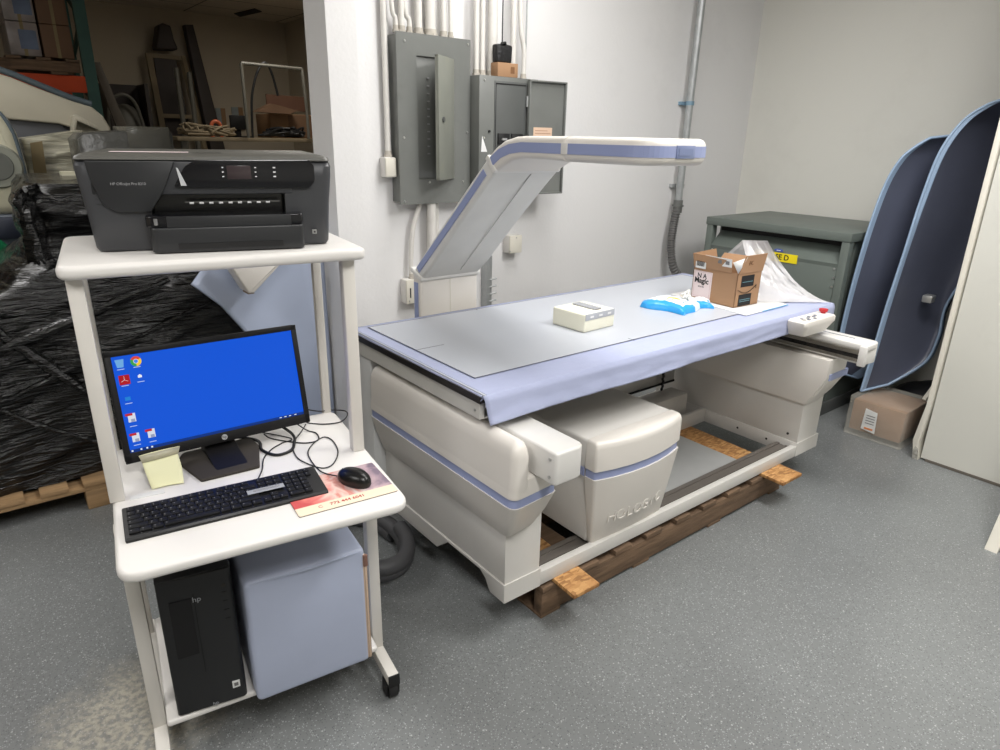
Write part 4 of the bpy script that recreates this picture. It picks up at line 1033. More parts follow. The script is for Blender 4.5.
g = G(); g.box(.19, .40, .010, .013, .106, .109); rl = pp('roller_bar', g, mat('steel_bar', (120, 120, 120), .25, metal=.8))
for k in range(9): pp('roller', G().cyl((.20+k*.021, .007, .1055), (.209+k*.021, .007, .1055), .0024, seg=8), M_white)
# output tray
g = G(); g.prism(rpoly([(.112, -.055), (.445, -.055), (.445, .05), (.112, .05)], [.02, .012, 0, 0], 5), 2, .002, .058, .004, 3); tr = pp('paper_tray', g, M_pr3)
g = G(); g.box(.168, .395, -.0575, -.054, .010, .022); pp('tray_pull', g, M_black, tr)
g = G(); g.prism(rpoly([(.106, -.050), (.447, -.050), (.447, .05), (.106, .05)], [.02, .012, 0, 0], 5), 2, .058, .083, .003, 3); ot = pp('output_tray', g, M_pr2)
g = G(); g.box(.150, .418, -.0535, -.049, .058, .082, .001); pp('tray_front_band', g, M_pr3, ot)
g = G().cyl((.128, -.052, .078), (.128, -.052, .064), .004, seg=8); pp('tray_catch', g, mat('catch_grey', (120, 120, 120), .3), ot)
g = G(); g.box(.470, .480, -.0125, -.0035, .029, .039); q = pp('badge', g, mat('badge_grey', (150, 150, 148), .5)); g = G().box(.473, .477, -.013, -.0125, .032, .036); pp('badge_symbol', g, M_ink, q)
g = G(); g.prism(rpoly([(.009, .128), (.016, .128), (.016, .152), (.009, .152)], .003, 3), 1, -.008, -.003); pp('usb_port', g, M_black)
g = G(); g.box(.012, .038, -.0055, -.0035, .106, .107); g.box(.012, .038, -.0055, -.0035, .118, .119); pp('embossed_plate', g, M_pr3)
g = G().box(.05, .21, .02, .06, .2165, .2175); pp('lid_sticker', g, M_pinkl, lid)
g = G().box(.22, .28, .015, .018, .2168, .2172); pp('lid_lettering', g, M_ink, lid)

# ------------------------------------------------------------------ monitor
MA = R(-1.5); TL = R(-11.7)
mo = thing('monitor', 'black flat monitor with a plain blue screen on the cart desktop', 'monitor', (.429, 1.727, DZ), MA)
mc = Vector((0.004, .036, .888-DZ))
MT = Matrix.Translation(mc) @ Matrix.Rotation(TL, 4, 'X')
def mp(nm, f, m, par=None, **k):
    g = G(); g.T = MT; f(g); return part(nm, g, m, par or mo, world=False, **k)
w2, h2 = .2385, .142
mp('back_shell', lambda g: g.box(-w2, w2, 0, .022, -h2, h2, .005, 3) and g.box(-.15, .15, .02, .045, -.09, .08, .012, 3), M_mon)
def bez(g):
    g.box(-w2, w2, -.006, .001, h2-.014, h2, .001); g.box(-w2, w2, -.006, .001, -h2, -h2+.026, .001); g.box(-w2, -w2+.014, -.006, .001, -h2, h2, .001); g.box(w2-.014, w2, -.006, .001, -h2, h2, .001)
bz = mp('bezel', bez, M_mon)
sx0, sx1, sz0, sz1 = -w2+.014, w2-.014, -h2+.026, h2-.014
scr = mp('screen', lambda g: g.box(sx0, sx1, -.002, .0, sz0, sz1), emit('screen_blue', (14, 88, 222), .85), smooth=False)
def flat(col): return emit('icon_%d_%d_%d' % col, col, .9) if 'icon_%d_%d_%d' % col not in bpy.data.materials else bpy.data.materials['icon_%d_%d_%d' % col]
SWd, SHt = sx1-sx0, sz1-sz0
def sp(u, v): return sx0+(u-.018*(u < .5))*SWd, sz1-v*SHt
def rectp(nm, u, v, w, h, col, y=-.0024):
    x, z = sp(u, v); return mp(nm, lambda g: g.box(x-w/2, x+w/2, y, -.002, z-h/2, z+h/2), flat(col), scr, smooth=False)
# recycle bin
def binf(g):
    x, z = sp(.055, .075); g.prism([(x-.007, z-.010), (x+.007, z-.010), (x+.010, z+.010), (x-.010, z+.010)], 1, -.0024, -.002)
mp('bin_icon', binf, flat((110, 170, 226)), scr, smooth=False)
# round browser icon in four colours
def sector(a0, a1, r0, r1):
    def f(g):
        x, z = sp(.135, .075); pl = [(x+r1*math.cos(R(a)), z+r1*math.sin(R(a))) for a in range(a0, a1+1, 10)]+[(x+r0*math.cos(R(a)), z+r0*math.sin(R(a))) for a in range(a1, a0-1, -10)]
        g.prism(pl, 1, -.0024, -.002)
    return f
for a0, a1, c_ in ((30, 150, (222, 70, 54)), (150, 270, (60, 160, 80)), (270, 390, (246, 200, 50))): mp('browser_icon_arc', sector(a0, a1, .0055, .0125), flat(c_), scr, smooth=False)
mp('browser_icon_ring', sector(0, 360, .0045, .0058), flat((240, 240, 240)), scr, smooth=False)
mp('browser_icon_dot', sector(0, 360, .0003, .0048), flat((66, 133, 240)), scr, smooth=False)
ri = rectp('reader_icon', .062, .245, .024, .024, (176, 22, 30))
def tri(g):
    x, z = sp(.062, .245)
    for a in (90, 210, 330): g.bar((x, -.0026, z), (x+.009*math.cos(R(a)), -.0026, z+.009*math.sin(R(a))), .0006, .0014, up=(0, 1, 0))
mp('reader_icon_mark', tri, flat((235, 225, 225)), scr, smooth=False)
rectp('small_icon', .14, .235, .009, .006, (236, 240, 246)); rectp('small_icon', .14, .222, .004, .004, (236, 240, 246)); rectp('folder_icon', .06, .44, .012, .009, (30, 130, 214))
for u, v in ((.06, .64), (.06, .85), (.14, .84)):
    rectp('document_icon', u, v, .017, .022, (216, 222, 234)); rectp('document_icon_tag', u-.012, v-.035, .016, .006, (190, 40, 44), -.0027); rectp('document_icon_text', u+.004, v+.03, .009, .008, (150, 160, 190), -.0027)
for u, v in ((.055, .135), (.135, .135), (.06, .305), (.14, .29), (.06, .49), (.06, .73), (.06, .93), (.14, .93)): rectp('icon_caption', u, v, .016, .0016, (190, 206, 232))
rectp('taskbar', .5, .985, SWd, .0075, (12, 52, 130), -.0022)
for u in (.03, .075, .105, .13): rectp('taskbar_icon', u, .983, .004, .004, (225, 232, 240), -.0027)
for u in (.85, .88, .91, .945): rectp('tray_icon', u, .983, .006, .0022, (225, 232, 240), -.0027)
def logo(g):
    g.cyl((0, -.0062, -h2+.013), (0, -.0068, -h2+.013), .0075, seg=24)
lg = mp('logo_disc', logo, mat('logo_silver', (176, 178, 180), .4), bz)
def lt(g): text_g(g, 'hp', .010, frame((0, -.0070, -h2+.0132), (1, 0, 0), (0, 0, 1)), .0003)
def lt2():
    g = G(); g2 = G(); text_g(g2, 'hp', .0105, frame((0, -.0070, -h2+.0134), (1, 0, 0), (0, 0, 1)), .0003); g.T = MT; g.add(g2.V, g2.F); return part('logo_letters', g, M_ink, bz, world=False)
lt2()
g = G(); g.prism(rpoly([(-.095, .065), (.085, .065), (.090, .0), (.052, -.126), (-.092, -.120), (-.118, .02)], [.02, .02, .02, .008, .008, .02], 4), 2, .0, .009, .003); part('stand_base', g, M_monb, mo, world=False)
g = G(); g.prism([(-.092, .009), (.060, .009), (.085, .13), (.066, .13), (.036, .034), (-.02, .019)], 0, -.048, .034, .003); part('stand_neck', g, M_mon, mo, world=False)
# sticky notes stuck to the bezel
st = thing('sticky_note', 'pale yellow paper notes hanging from the lower left of the monitor onto the desktop', 'note', (.27, 1.66, DZ))
fl = [P(141, 455, 1.70), P(202, 440, 1.70)]
a0 = P(138.5, 456, 1.715); a1 = P(179.5, 446, 1.72); b0 = P(142, 463, 1.705); b1 = P(178, 453, 1.71); c0 = P(152, 489.5, DZ+.002, 2); c1 = P(182, 488, DZ+.002, 2)
m0 = P(147, 477, 1.665); m1 = P(182, 468, 1.67)
d1 = P(184, 483, DZ+.003, 2)
g = G(); rows = [(a0, a1), (b0, b1), (m0, m1), (c0, d1)]
Ls = smooth_path([r[0] for r in rows], 6); Rs = smooth_path([r[1] for r in rows], 6)
def nf(u, v):
    i = min(len(Ls)-1, int(round(v*(len(Ls)-1)))); p = Ls[i].lerp(Rs[i], u); p.y += .004*math.sin(u*PI); return p
g.grid(nf, 8, len(Ls)-1); q = part('note_sheet', g, M_note, st); m_ = q.modifiers.new('s', 'SOLIDIFY'); m_.thickness = .0012
g = G(); k_ = [p.lerp(q_, .04) for p, q_ in ((a0, a1), (b0, b1))]; g.add([a0+Vector((0, -.004, .001)), a1+Vector((0, -.004, .001)), b1+Vector((0, -.003, 0)), b0+Vector((0, -.003, 0))], [[0, 1, 2, 3]]); q = part('clear_tape', g, mat('grey_tape', (176, 172, 150), .3), st); m_ = q.modifiers.new('s', 'SOLIDIFY'); m_.thickness = .0005
m_.offset = 1
# ------------------------------------------------------------------ keyboard
KA = R(-7.6)
kb = thing('keyboard', 'black full size keyboard lying at the front of the cart desktop', 'keyboard', (.357, 1.463, DZ+.0003), KA)
KW, KD = .438, .128
g = G(); g.prism([(-KD/2, 0), (KD/2, 0), (KD/2, .018), (-KD/2+.004, .010), (-KD/2, .006)], 0, -KW/2, KW/2, .003, 3); part('keyboard_body', g, M_kb, kb, world=False)
u = .01905*.975
def zt_(y): return .010+(y+KD/2)/KD*.0075
rows = []
x0 = -KW/2+.009
def row(y, ws, xs=x0):
    x = xs
    for w_ in ws:
        if w_ > 0: rows.append((x, y, w_*u, u*.93))
        x += abs(w_)*u
ys = [KD/2-.014-k*u*.98 for k in range(6)]
row(ys[0], [1, -.75, 1, 1, 1, 1, -.25, 1, 1, 1, 1, -.25, 1, 1, 1, 1])
row(ys[1], [1]*13+[2]); row(ys[2], [1.5]+[1]*12+[1.5]); row(ys[3], [1.75]+[1]*11+[2.25]); row(ys[4], [2.25]+[1]*10+[2.75]); row(ys[5], [1.25, 1.25, 1.25, 6.25, 1.25, 1.25, 1.25, 1.25])
xn = x0+15.2*u
for k in (0, 1, 2): row(ys[k], [1, 1, 1], xn)
row(ys[4], [-1, 1], xn); row(ys[5], [1, 1, 1], xn)
xp = xn+3.2*u
row(ys[0], [1, 1, 1, 1], xp); row(ys[1], [1, 1, 1, 1], xp); row(ys[2], [1, 1, 1], xp); row(ys[3], [1, 1, 1], xp); row(ys[4], [1, 1, 1], xp); row(ys[5], [2, 1], xp)
random.seed(11)
M_legend = mat('key_legend', (128, 128, 130), .6)
leg = 'ESC 1234567890QWERTYUIOPASDFGHJKLZXCVBNM'
for k, (x, y, w_, h_) in enumerate(rows):
    g = G(); z = zt_(y); wd = min(w_, x0+18.9*u+3.3*u-x) - .0022
    g.box(x, x+wd, y-h_/2, y+h_/2, z-.001, z+.0034, .0011, 2)
    g.box(x+.0035, x+.0035+.0022, y+.001, y+.0032, z+.0034, z+.0036, mi=1)
    if k % 3: g.box(x+.0035, x+.0035+.0014, y-.004, y-.0026, z+.0034, z+.0036, mi=1)
    part('key', g, [M_key, M_legend], kb, world=False)
g = G(); g.box(.052, .136, .046-.045, .0625-.045, .0222, .0226) if False else None
g = G(); zz = zt_(.0)+.0046; g.box(.042, .128, -.010, .010, zz, zz+.0006); q = part('silver_label', g, M_kl, kb, world=False)
g = G()
for k in range(2): g.box(.056, .118, -.0015+k*.005, .0003+k*.005, zz+.0005, zz+.0008)
part('label_print', g, M_slot, q, world=False)
# ------------------------------------------------------------------ mouse mat and mouse
mm = thing('mouse_mat', 'pink and cream printed mouse mat at the right of the keyboard', 'mouse mat', (.596, 1.382, DZ+.0003), R(-6.1))
g = G(); g.prism(rpoly(rect(-.122, .122, -.086, .086), .006, 3), 2, .0012, .0030, .0004); part('mat_surface', g, M_mpad, mm, world=False)
g = G(); g.prism(rpoly(rect(-.122, .122, -.086, .086), .006, 3), 2, 0, .0012); part('mat_base', g, M_ink, mm, world=False)
g = G(); text_g(g, 'C', .016, frame((-.066, -.0665, .0031), (1, 0, 0), (0, 1, 0)), .0002); text_g(g, '772 444 6041', .0155, frame((.0, -.0665, .0031), (1, 0, 0), (0, 1, 0)), .0002, bold=.0003)
part('mat_lettering', g, mat('mat_red_print', (176, 66, 60), .6), mm, world=False)
ms = thing('computer_mouse', 'glossy black computer mouse on the printed mat', 'mouse', (.641, 1.383, DZ+.0035), R(17))
def mring(z, s, dy=0, sh=1): return [Vector((.030*s*math.cos(a)*(1+.06*math.sin(a)), .052*s*sh*math.sin(a)+dy, z)) for a in [2*PI*k/28 for k in range(28)]]
g = G(); g.loft([mring(.0, .93), mring(.006, 1), mring(.014, .99), mring(.022, .92, -.001), mring(.029, .74, -.003), mring(.0335, .5, -.005), mring(.036, .22, -.006), mring(.0363, .05, -.006)]); part('mouse_shell', g, M_mouse, ms, world=False)
g = G(); g.T = Matrix.Translation((0, .020, .0265)); g.cyl((-.003, 0, 0), (.003, 0, 0), .0062, seg=18); part('scroll_wheel', g, M_monb, ms, world=False)
g = G(); g.box(-.0004, .0004, .022, .044, .012, .0255); part('button_split', g, M_ink, ms, world=False)
# ------------------------------------------------------------------ cables on the desktop
def cable(label, pts, r=.0022, name='cable'):
    g = G(); g.tube(smooth_path(pts, 8), r, 8); return solo(name, g, M_cable, label, 'cable')
def dz(px, py, h=.0026): return P(px, py, DZ+h, 2)
cable('thin mouse cable looping from the mouse back behind the monitor', [dz(337, 476, .012), dz(322, 472), dz(312, 462), dz(308, 452), dz(314, 443), dz(324, 437), dz(333, 441), dz(338, 452), dz(333, 464), dz(322, 468), dz(306, 463), dz(296, 456), dz(293, 444), dz(301, 432, .006), dz(306, 424, .02)], .0017)
cable('thick black video cable curving down behind the monitor', [(.50, 1.80, .86), (.53, 1.81, .80), dz(290, 432, .02), dz(294, 444, .004), dz(290, 451, .004), dz(276, 455, .004), dz(262, 450, .004), dz(256, 440, .004), (.44, 1.83, .73)], .0042, 'video_cable')
cable('thin black cable making a wide loop at the rear right of the desktop', [(.60, 1.80, .80), dz(316, 411, .02), dz(330, 410), dz(345, 411), dz(347, 416), dz(340, 422), dz(325, 424), dz(309, 423), dz(300, 419, .02), (.56, 1.80, .80)], .0019)
cable('thin black cable bending behind the right side of the monitor', [(.585, 1.82, .80), dz(303, 428, .01), dz(316, 433), dz(318, 440), dz(305, 443), dz(285, 441), dz(270, 438), dz(264, 434, .01)], .0019)
cable('keyboard cable running from the keyboard back towards the monitor stand', [dz(257, 481, .012), dz(262, 470), dz(264, 458), dz(272, 449), dz(282, 443), dz(290, 438), (.52, 1.86, .715)], .0018)

# ------------------------------------------------------------------ tower and cushion on the lower shelf
CT = lambda x, y, z=0: (Matrix.Translation(C0) @ Matrix.Rotation(CA, 4, 'Z')) @ Vector((x, y, z))
tw = thing('computer_tower', 'black desktop computer tower on the lower shelf of the cart', 'computer', CT(-.255, -.150, LZ+.0005), R(-9.7))
TH = .402
g = G(); g.box(.0, .160, .012, .30, .0, TH, .003); part('case', g, M_towside, tw, world=False)
g = G(); g.prism(rpoly([(.0, -.004), (.164, -.012), (.166, .02), (.0, .02)], [.006, .012, 0, 0], 4), 2, .004, TH, .004, 3); fr_ = part('front_panel', g, M_tow, tw, world=False)
g = G(); g.box(.0, .162, -.006, .30, TH, TH+.003, .001); part('top_panel', g, M_tow, tw, world=False)
g = G(); g.box(.022, .070, -.0095, -.006, .18, TH-.06); g.box(.076, .0772, -.0115, -.006, .12, TH-.05); part('drive_bay_lines', g, M_mon, fr_, world=False)
for nm, tx, x, z, s in (('logo_letters', 'hp', .082, TH-.066, .020), ):
    g = G(); text_g(g, tx, s, frame((x, -.0105, z), (1, -.045, 0), (0, 0, 1)), .0004); part(nm, g, mat('logo_grey', (150, 152, 155), .4), fr_, world=False)
for k in range(4): part('front_port', G().box(.138, .150, -.0125, -.0095, TH-.07-k*.026, TH-.064-k*.026), M_ink, fr_, world=False)
part('power_button', G().cyl((.144, -.0105, TH-.045), (.144, -.0125, TH-.045), .005, seg=16), M_monb, fr_, world=False)
g = G().box(.132, .150, -.0132, -.010, .044, .064); q = part('sticker', g, M_tape, fr_, world=False); g = G().box(.136, .146, -.0136, -.0131, .049, .059); part('sticker_print', g, M_slot, q, world=False)
g = G(); text_g(g, 'hp', .014, frame((.088, -.0108, .014), (1, -.045, 0), (0, 0, 1)), .0003); part('lower_mark', g, M_kl, fr_, world=False)
cu = thing('foam_cushion', 'pale blue vinyl positioning cushion with a zip on the lower shelf', 'cushion', CT(-.072, -.205, LZ+.003), R(-7))
CWd, CH = .305, .366
g = G(); g.box(0, CWd, 0, .34, 0, CH, .014, 4)
for i, v in enumerate(g.V):
    v.y -= .008*math.sin(PI*min(max(v.x/CWd, 0), 1))*math.sin(PI*min(max(v.z/CH, 0), 1))
part('cushion_body', g, M_vinyl, cu, world=False)
part('zip_tape', G().box(CWd-.018, CWd+.002, .002, .010, .01, CH-.02, .002).box(CWd-.004, CWd+.003, .0, .02, .01, CH-.03, .002), M_zip, cu, world=False)
g = G().box(CWd+.0, CWd+.0045, .003, .008, .012, CH-.035); part('zip_teeth', g, M_zipd, cu, world=False)
g = G().box(CWd-.006, CWd+.006, -.002, .006, CH-.055, CH-.02, .002); part('zip_pull', g, mat('zip_pull_brown', (130, 96, 84), .5), cu, world=False)
g = G(); g.tube([(0.014, .004, CH-.008), (CWd/2, -.006, CH-.006), (CWd-.014, .004, CH-.008)], .003, 8); part('piping', g, M_vinyl, cu, world=False)
# grey hose coil on the floor behind the cart
g = G(); pts = []
for k in range(0, 64):
    a = 2*PI*k/32; r = .155+.012*(k/64)
    pts.append((.965+.85*r*math.cos(a), 2.04+r*1.45*math.sin(a), .031+.06*(k/64)))
g.tube(pts, .030, 12); solo('hose_coil', g, M_hose, 'coiled grey hose on the floor between the cart and the scanner', 'hose')
# ------------------------------------------------------------------ black wrapped load on its pallet
t = thing('wooden_pallet', 'pale wooden block pallet under the black wrapped load', 'pallet', (-.24, 3.5, 0))
for x in (-.75, -.29, .17):
    for y in (3.02, 3.46, 3.88): part('block', G().box(x, x+.10, y, y+.10, .0, .088, .004), M_wood2, t)
for y in (3.02, 3.46, 3.88): part('stringer_board', G().box(-.75, .27, y, y+.10, .088, .108, .002), M_wood2, t)
for k in range(7): part('deck_board', G().box(-.75+k*.1533, -.65+k*.1533, 3.015, 3.985, .108, .128, .002), M_wood2, t)

random.seed(9)
def prof(z):
    # (x0, x1, y0) by height
    tab = [(.13, -.70, .74, 3.08), (.45, -.68, .98, 3.05), (.72, -.5, .98, 3.03), (.88, -.15, .94, 3.05), (.98, .08, .88, 3.10), (1.06, .17, .80, 3.16), (1.12, .20, .78, 3.19), (1.15, .19, .78, 3.19), (1.17, .175, .78, 3.12), (1.24, .175, .78, 3.07), (1.30, .185, .78, 3.09), (1.33, .21, .76, 3.14)]
    for a, b in zip(tab, tab[1:]):
        if z <= b[0]:
            t = (z-a[0])/(b[0]-a[0]); t = t*t*(3-2*t); return [a[i]+(b[i]-a[i])*t for i in range(1, 4)]
    return list(tab[-1][1:])
def ringw(z):
    x0, x1, y0 = prof(z); pl = rpoly([(x0, y0), (x1, y0), (x1, 3.95), (x0, 3.95)], [.10, .08, .08, .1], 6)
    # resample
    out = []; per = []; n = len(pl)
    for i in range(n):
        a, b = Vector(pl[i]), Vector(pl[(i+1) % n]); m = 1
        per.append((a, b, (b-a).length))
    tot = sum(p[2] for p in per); N = 260
    j = 0; acc = 0
    for k in range(N):
        d = tot*k/N
        while acc+per[j][2] < d: acc += per[j][2]; j += 1
        a, b, l = per[j]; out.append(a.lerp(b, (d-acc)/max(l, 1e-6)))
    res = []
    for p in out:
        q = Vector((p.x, p.y, z)); c = Vector(((x0+x1)/2, (y0+3.95)/2, z)); dirv = (q-c); dirv.z = 0; dirv.normalize()
        # taut diagonal pleats
        s = z*1.0-.42*p.x; w_ = noise.noise(Vector((p.x*.9, p.y*.9, s*11)))*.034+noise.noise(Vector((p.x*1.4, p.y*1.4, s*30)))*.010
        s2 = z*.9-.5*p.x; w_ += .018*noise.noise(Vector((p.x*1.5+7, p.y*1.5, s2*9)))+.045*noise.noise(Vector((p.x*3.2, p.y*3, z*3.5)))+.02*abs(noise.noise(Vector((p.x*7, p.y*7, z*7))))
        res.append(q+dirv*w_)
    return res
g = G(); zs = [.13+(1.335-.13)*k/110 for k in range(111)]
g.loft([ringw(z) for z in zs])
ld_ = thing('wrapped_pallet_load', 'big load tightly wrapped in shiny black stretch film on the pallet left of the cart', 'wrapped load', (.1, 3.5, .13))
part('film_wrap', g, M_bwrap, ld_, smooth=True)
# torn film tails at the top left corner
g = G(); g.grid(lambda u, v: Vector((.235-.085*u+.02*noise.noise(Vector((u*5, v*5, 0))), 3.08+.05*math.sin(u*4+v*3), 1.335-.05*v-.22*v*v+.02*noise.noise(Vector((u*9, v*7, 4)))-.02*u)), 14, 20)
q = part('loose_film', g, M_bwrap, ld_); m_ = q.modifiers.new('s', 'SOLIDIFY'); m_.thickness = .003
g = G()
for a, b, r in (((-.20, 3.03, .68), (.62, 3.02, .95), .020), ((.0, 3.03, .83), (.25, 3.03, .52), .022), ((-.2, 3.04, .62), (.35, 3.03, .22), .010), ((-.1, 3.03, .52), (.8, 3.03, .84), .012)):
    pts = [Vector(a).lerp(Vector(b), k/16)+Vector((0, -.006*math.sin(PI*k/16), .012*noise.noise(Vector((k*.7, a[0], 0))))) for k in range(17)]
    g.tube(pts, [r*(.5+.6*math.sin(PI*k/16))*(1+.3*noise.noise(Vector((k*1.3, b[0], 2)))) for k in range(17)], 8)
part('film_rope', g, M_bwrap, ld_)

# ------------------------------------------------------------------ pale blue curved cover and cream bracket behind the cart
YB = 3.16
def bp(px, py, y): return P(px, py, y)
ol_ = [bp(193, 283, 3.06), bp(222, 306, 3.07), bp(247, 333, 3.10), bp(272, 366, 3.14), (1.12, 3.2, .22), (1.275, 3.26, .02), (1.72, 3.30, .02), (1.72, 3.36, 1.05), (1.25, 3.30, 1.16), bp(230, 252, 3.12)]
ol_ = [Vector(p) for p in ol_]
t = thing('machine_cover', 'large pale blue curved machine cover leaning between the cart and the wall end', 'cover', (1.0, 2.95, 0))
def cpan(u, v):
    # left boundary chain and right boundary chain from top to bottom
    Lc = [bp(192, 284, 2.90), bp(222, 306, 2.90), bp(247, 333, 2.90), bp(272, 366, 2.9), bp(300, 410, 2.9), Vector((1.12, 2.90, .0))]
    Rc = [Vector((.95, 2.92, 1.20)), Vector((1.275, 2.95, 1.2)), Vector((1.28, 2.95, .95)), Vector((1.28, 2.95, .7)), Vector((1.28, 2.95, .35)), Vector((1.28, 2.95, .0))]
    def ev(c_, v):
        f = v*(len(c_)-1); i = min(int(f), len(c_)-2); return c_[i].lerp(c_[i+1], f-i)
    p = ev(Lc, v).lerp(ev(Rc, v), u); p.y += .035*math.sin(PI*min(u*1.3, 1)); return p
g = G(); g.grid(cpan, 30, 30); q = part('cover_skin', g, mat('pale_blue_panel', (176, 186, 208), .3, var=.02), t)
m_ = q.modifiers.new('s', 'SOLIDIFY'); m_.thickness = .012
g = G()
for du in ():
    g.tube([cpan(du, k/14)+Vector((-.0, -.003, 0)) for k in range(1, 11)], .005, 6)

t = thing('cream_bracket', 'cream wedge shaped machine part pointing down below the printer shelf', 'machine part', bp(250, 280, 2.80))
g = G(); A_, B_, C_ = bp(222, 255, 2.80), bp(292, 250, 2.80), bp(250, 292.5, 2.80)
pl = rpoly([(A_.x, A_.z), (B_.x, B_.z), (C_.x+.012, C_.z), (C_.x-.010, C_.z)], [.01, .01, .008, .008], 4)
g.prism(pl, 1, 2.78, 2.90, .008, 3); part('bracket_body', g, M_cream, t)
g = G(); g.box(C_.x-.014, C_.x+.014, 2.785, 2.85, C_.z-.004, C_.z+.004, .002); part('bracket_tip', g, mat('tip_brown', (120, 104, 88), .6), t)

# ------------------------------------------------------------------ big cream machines on the left
def machine_shell(name, label, pix, y, th, m, trim=None, trim_w=.03, extra=None, bev=.05):
    pts = [P(a, b, y) for a, b in pix]; t = thing(name, label, 'machine', (sum(p.x for p in pts)/len(pts), y+th/2, 0))
    pl = rpoly([(p.x, p.z) for p in pts], [.03]*len(pts), 3)
    g = G(); g.prism(pl, 1, y, y+th, bev, 4); part('shell', g, m, t, label=None)
    if trim:
        tp = smooth_path([P(a, b, y) for a, b in trim[0]], 6); g = G(); g.tube([p+Vector((0, .02, 0)) for p in tp], trim_w, 10); part('edge_trim', g, trim[1], t)
    return t
M_bt = mat('steel_blue_trim', (86, 98, 106), .4)
t = machine_shell('scanner_cover', 'cream rounded machine cover with a blue edge line at the far left', [(-40, 96), (-12, 100), (4, 112), (17, 133), (27, 165), (34, 204), (36, 215), (-60, 215)], 4.3, .5, mat('cream_aged', (204, 200, 176), .4, var=.02), ([(-14, 103), (3, 117), (14, 136), (23, 166), (30, 200), (32, 213)], M_bt), .012)
q = P(-3, 166, 4.29); g = G(); g.cyl((q.x, 4.27, q.z), (q.x, 4.32, q.z), .10, .115, 32); part('round_vent', g, mat('vent_grey', (140, 142, 130), .5), t)
g = G(); g.cyl((q.x, 4.262, q.z), (q.x, 4.28, q.z), .065, .075, 32); part('vent_centre', g, mat('vent_dark', (98, 100, 94), .5), t)
base = G(); base.box(-.25, .28, 4.32, 4.75, .0, P(10, 214, 4.3).z, .03); part('machine_base', base, mat('base_blue_grey', (150, 158, 172), .4), t)
g = G(); a = P(0, 222, 4.25); g.box(-.25, .26, 4.24, 4.30, a.z-.09, a.z+.02, .02); part('dark_band', g, mat('band_navy', (58, 62, 76), .4), t)
t = machine_shell('scanner_gantry', 'large cream sloping machine with a blue grey rim below the pallet rack', [(-60, 62), (-20, 68), (10, 77), (40, 89), (72, 101), (92, 107), (103, 116), (110, 127), (113, 138), (84, 132), (60, 124), (6, 119), (-60, 116)], 5.2, .7, mat('cream_aged2', (196, 190, 172), .42, var=.02), ([(-60, 58), (-20, 64), (10, 73), (40, 85), (70, 97), (92, 104)], M_bt), .019, bev=.012)
pl = [P(a, b, 5.22) for a, b in ((-60, 112), (6, 116), (72, 122), (76, 160), (-60, 160))]
g = G(); g.prism([(p.x, p.z) for p in pl], 1, 5.24, 5.85, .01); part('grey_side', g, mat('side_grey', (98, 100, 104), .5), t)
g = G(); p_ = P(67, 126, 5.2); g.cyl((p_.x, 5.22, p_.z), (p_.x, 5.245, p_.z), .018, seg=16); part('knob', g, M_black, t)
g = G(); pl = [P(a, b, 5.1) for a, b in ((73, 116), (76, 114), (98, 127), (98, 130), (77, 121), (75, 133), (72, 133))]; g.prism([(p.x, p.z) for p in pl], 1, 5.08, 5.2, .004); part('wedge_flange', g, bpy.data.materials['cream_aged2'], t)
g = G(); zl = P(40, 160, 5.2).z; g.box(-.3, .62, 5.3, 5.85, 0, zl, .01); part('plinth', g, bpy.data.materials['side_grey'], t)
# stretch wrapped stack with strap
y = 4.62
c4 = [P(22, 139, y), P(80, 131, y), P(84, 192, y), P(27, 200, y)]
t = thing('wrapped_stack', 'stack in crinkled pale stretch film with a tan strap, behind the black load', 'wrapped load', (.42, 4.9, 0))
x0_, x1_ = c4[0].x, c4[1].x; zt_0 = c4[0].z; zt_1 = c4[1].z
g = G()
def wr(z, top=False):
    pl = rpoly(rect(x0_, x1_+.02, y, y+.42), .03, 4); out = []
    for p in pl: out.append(p)
    N = 80; res = []; per = [(Vector(out[i]), Vector(out[(i+1) % len(out)])) for i in range(len(out))]; L2_ = [(b-a).length for a, b in per]; tot = sum(L2_); acc = 0; j = 0
    for k in range(N):
        d = tot*k/N
        while acc+L2_[j] < d: acc += L2_[j]; j += 1
        a, b = per[j]; q = a.lerp(b, (d-acc)/max(L2_[j], 1e-6)); zz = z+(zt_1-zt_0)*((q.x-x0_)/(x1_-x0_))*(z/zt_0)
        n = noise.noise(Vector((q.x*3, q.y*3, z*22)))*.022+noise.noise(Vector((q.x*9, q.y*9, z*50)))*.008
        res.append(Vector((q.x, q.y-n, zz)))
    return res
g.loft([wr(zt_0*k/60) for k in range(61)]); part('film_wrap', g, M_wrapw, t)
a, b, c_, d = P(30, 143, y-.03), P(42, 141, y-.03), P(50, 196, y-.03), P(37, 198, y-.03)
g = G(); g.prism([(a.x, a.z), (b.x, b.z), (c_.x, c_.z), (d.x, d.z)], 1, y-.04, y-.03); part('strap', g, M_tan, t)
# green wrap at the very left
g = G(); q = P(2, 262, 4.08); g.sphere((q.x-.06, 4.16, q.z-.02), .13, (1, .8, 1.1), 20, 14)
for i, v in enumerate(g.V): v.x += .01*noise.noise(v*20); v.z += .012*noise.noise(v*24)
g.box(q.x-.16, q.x+.03, 4.06, 4.22, 0, q.z-.08, .02)
solo('green_bundle', g, mat('green_film', (20, 110, 70), .3, var=.3, vscale=20, bump=.8, bscale=30), 'green wrapped bundle at the left edge beside the black load', 'bundle')
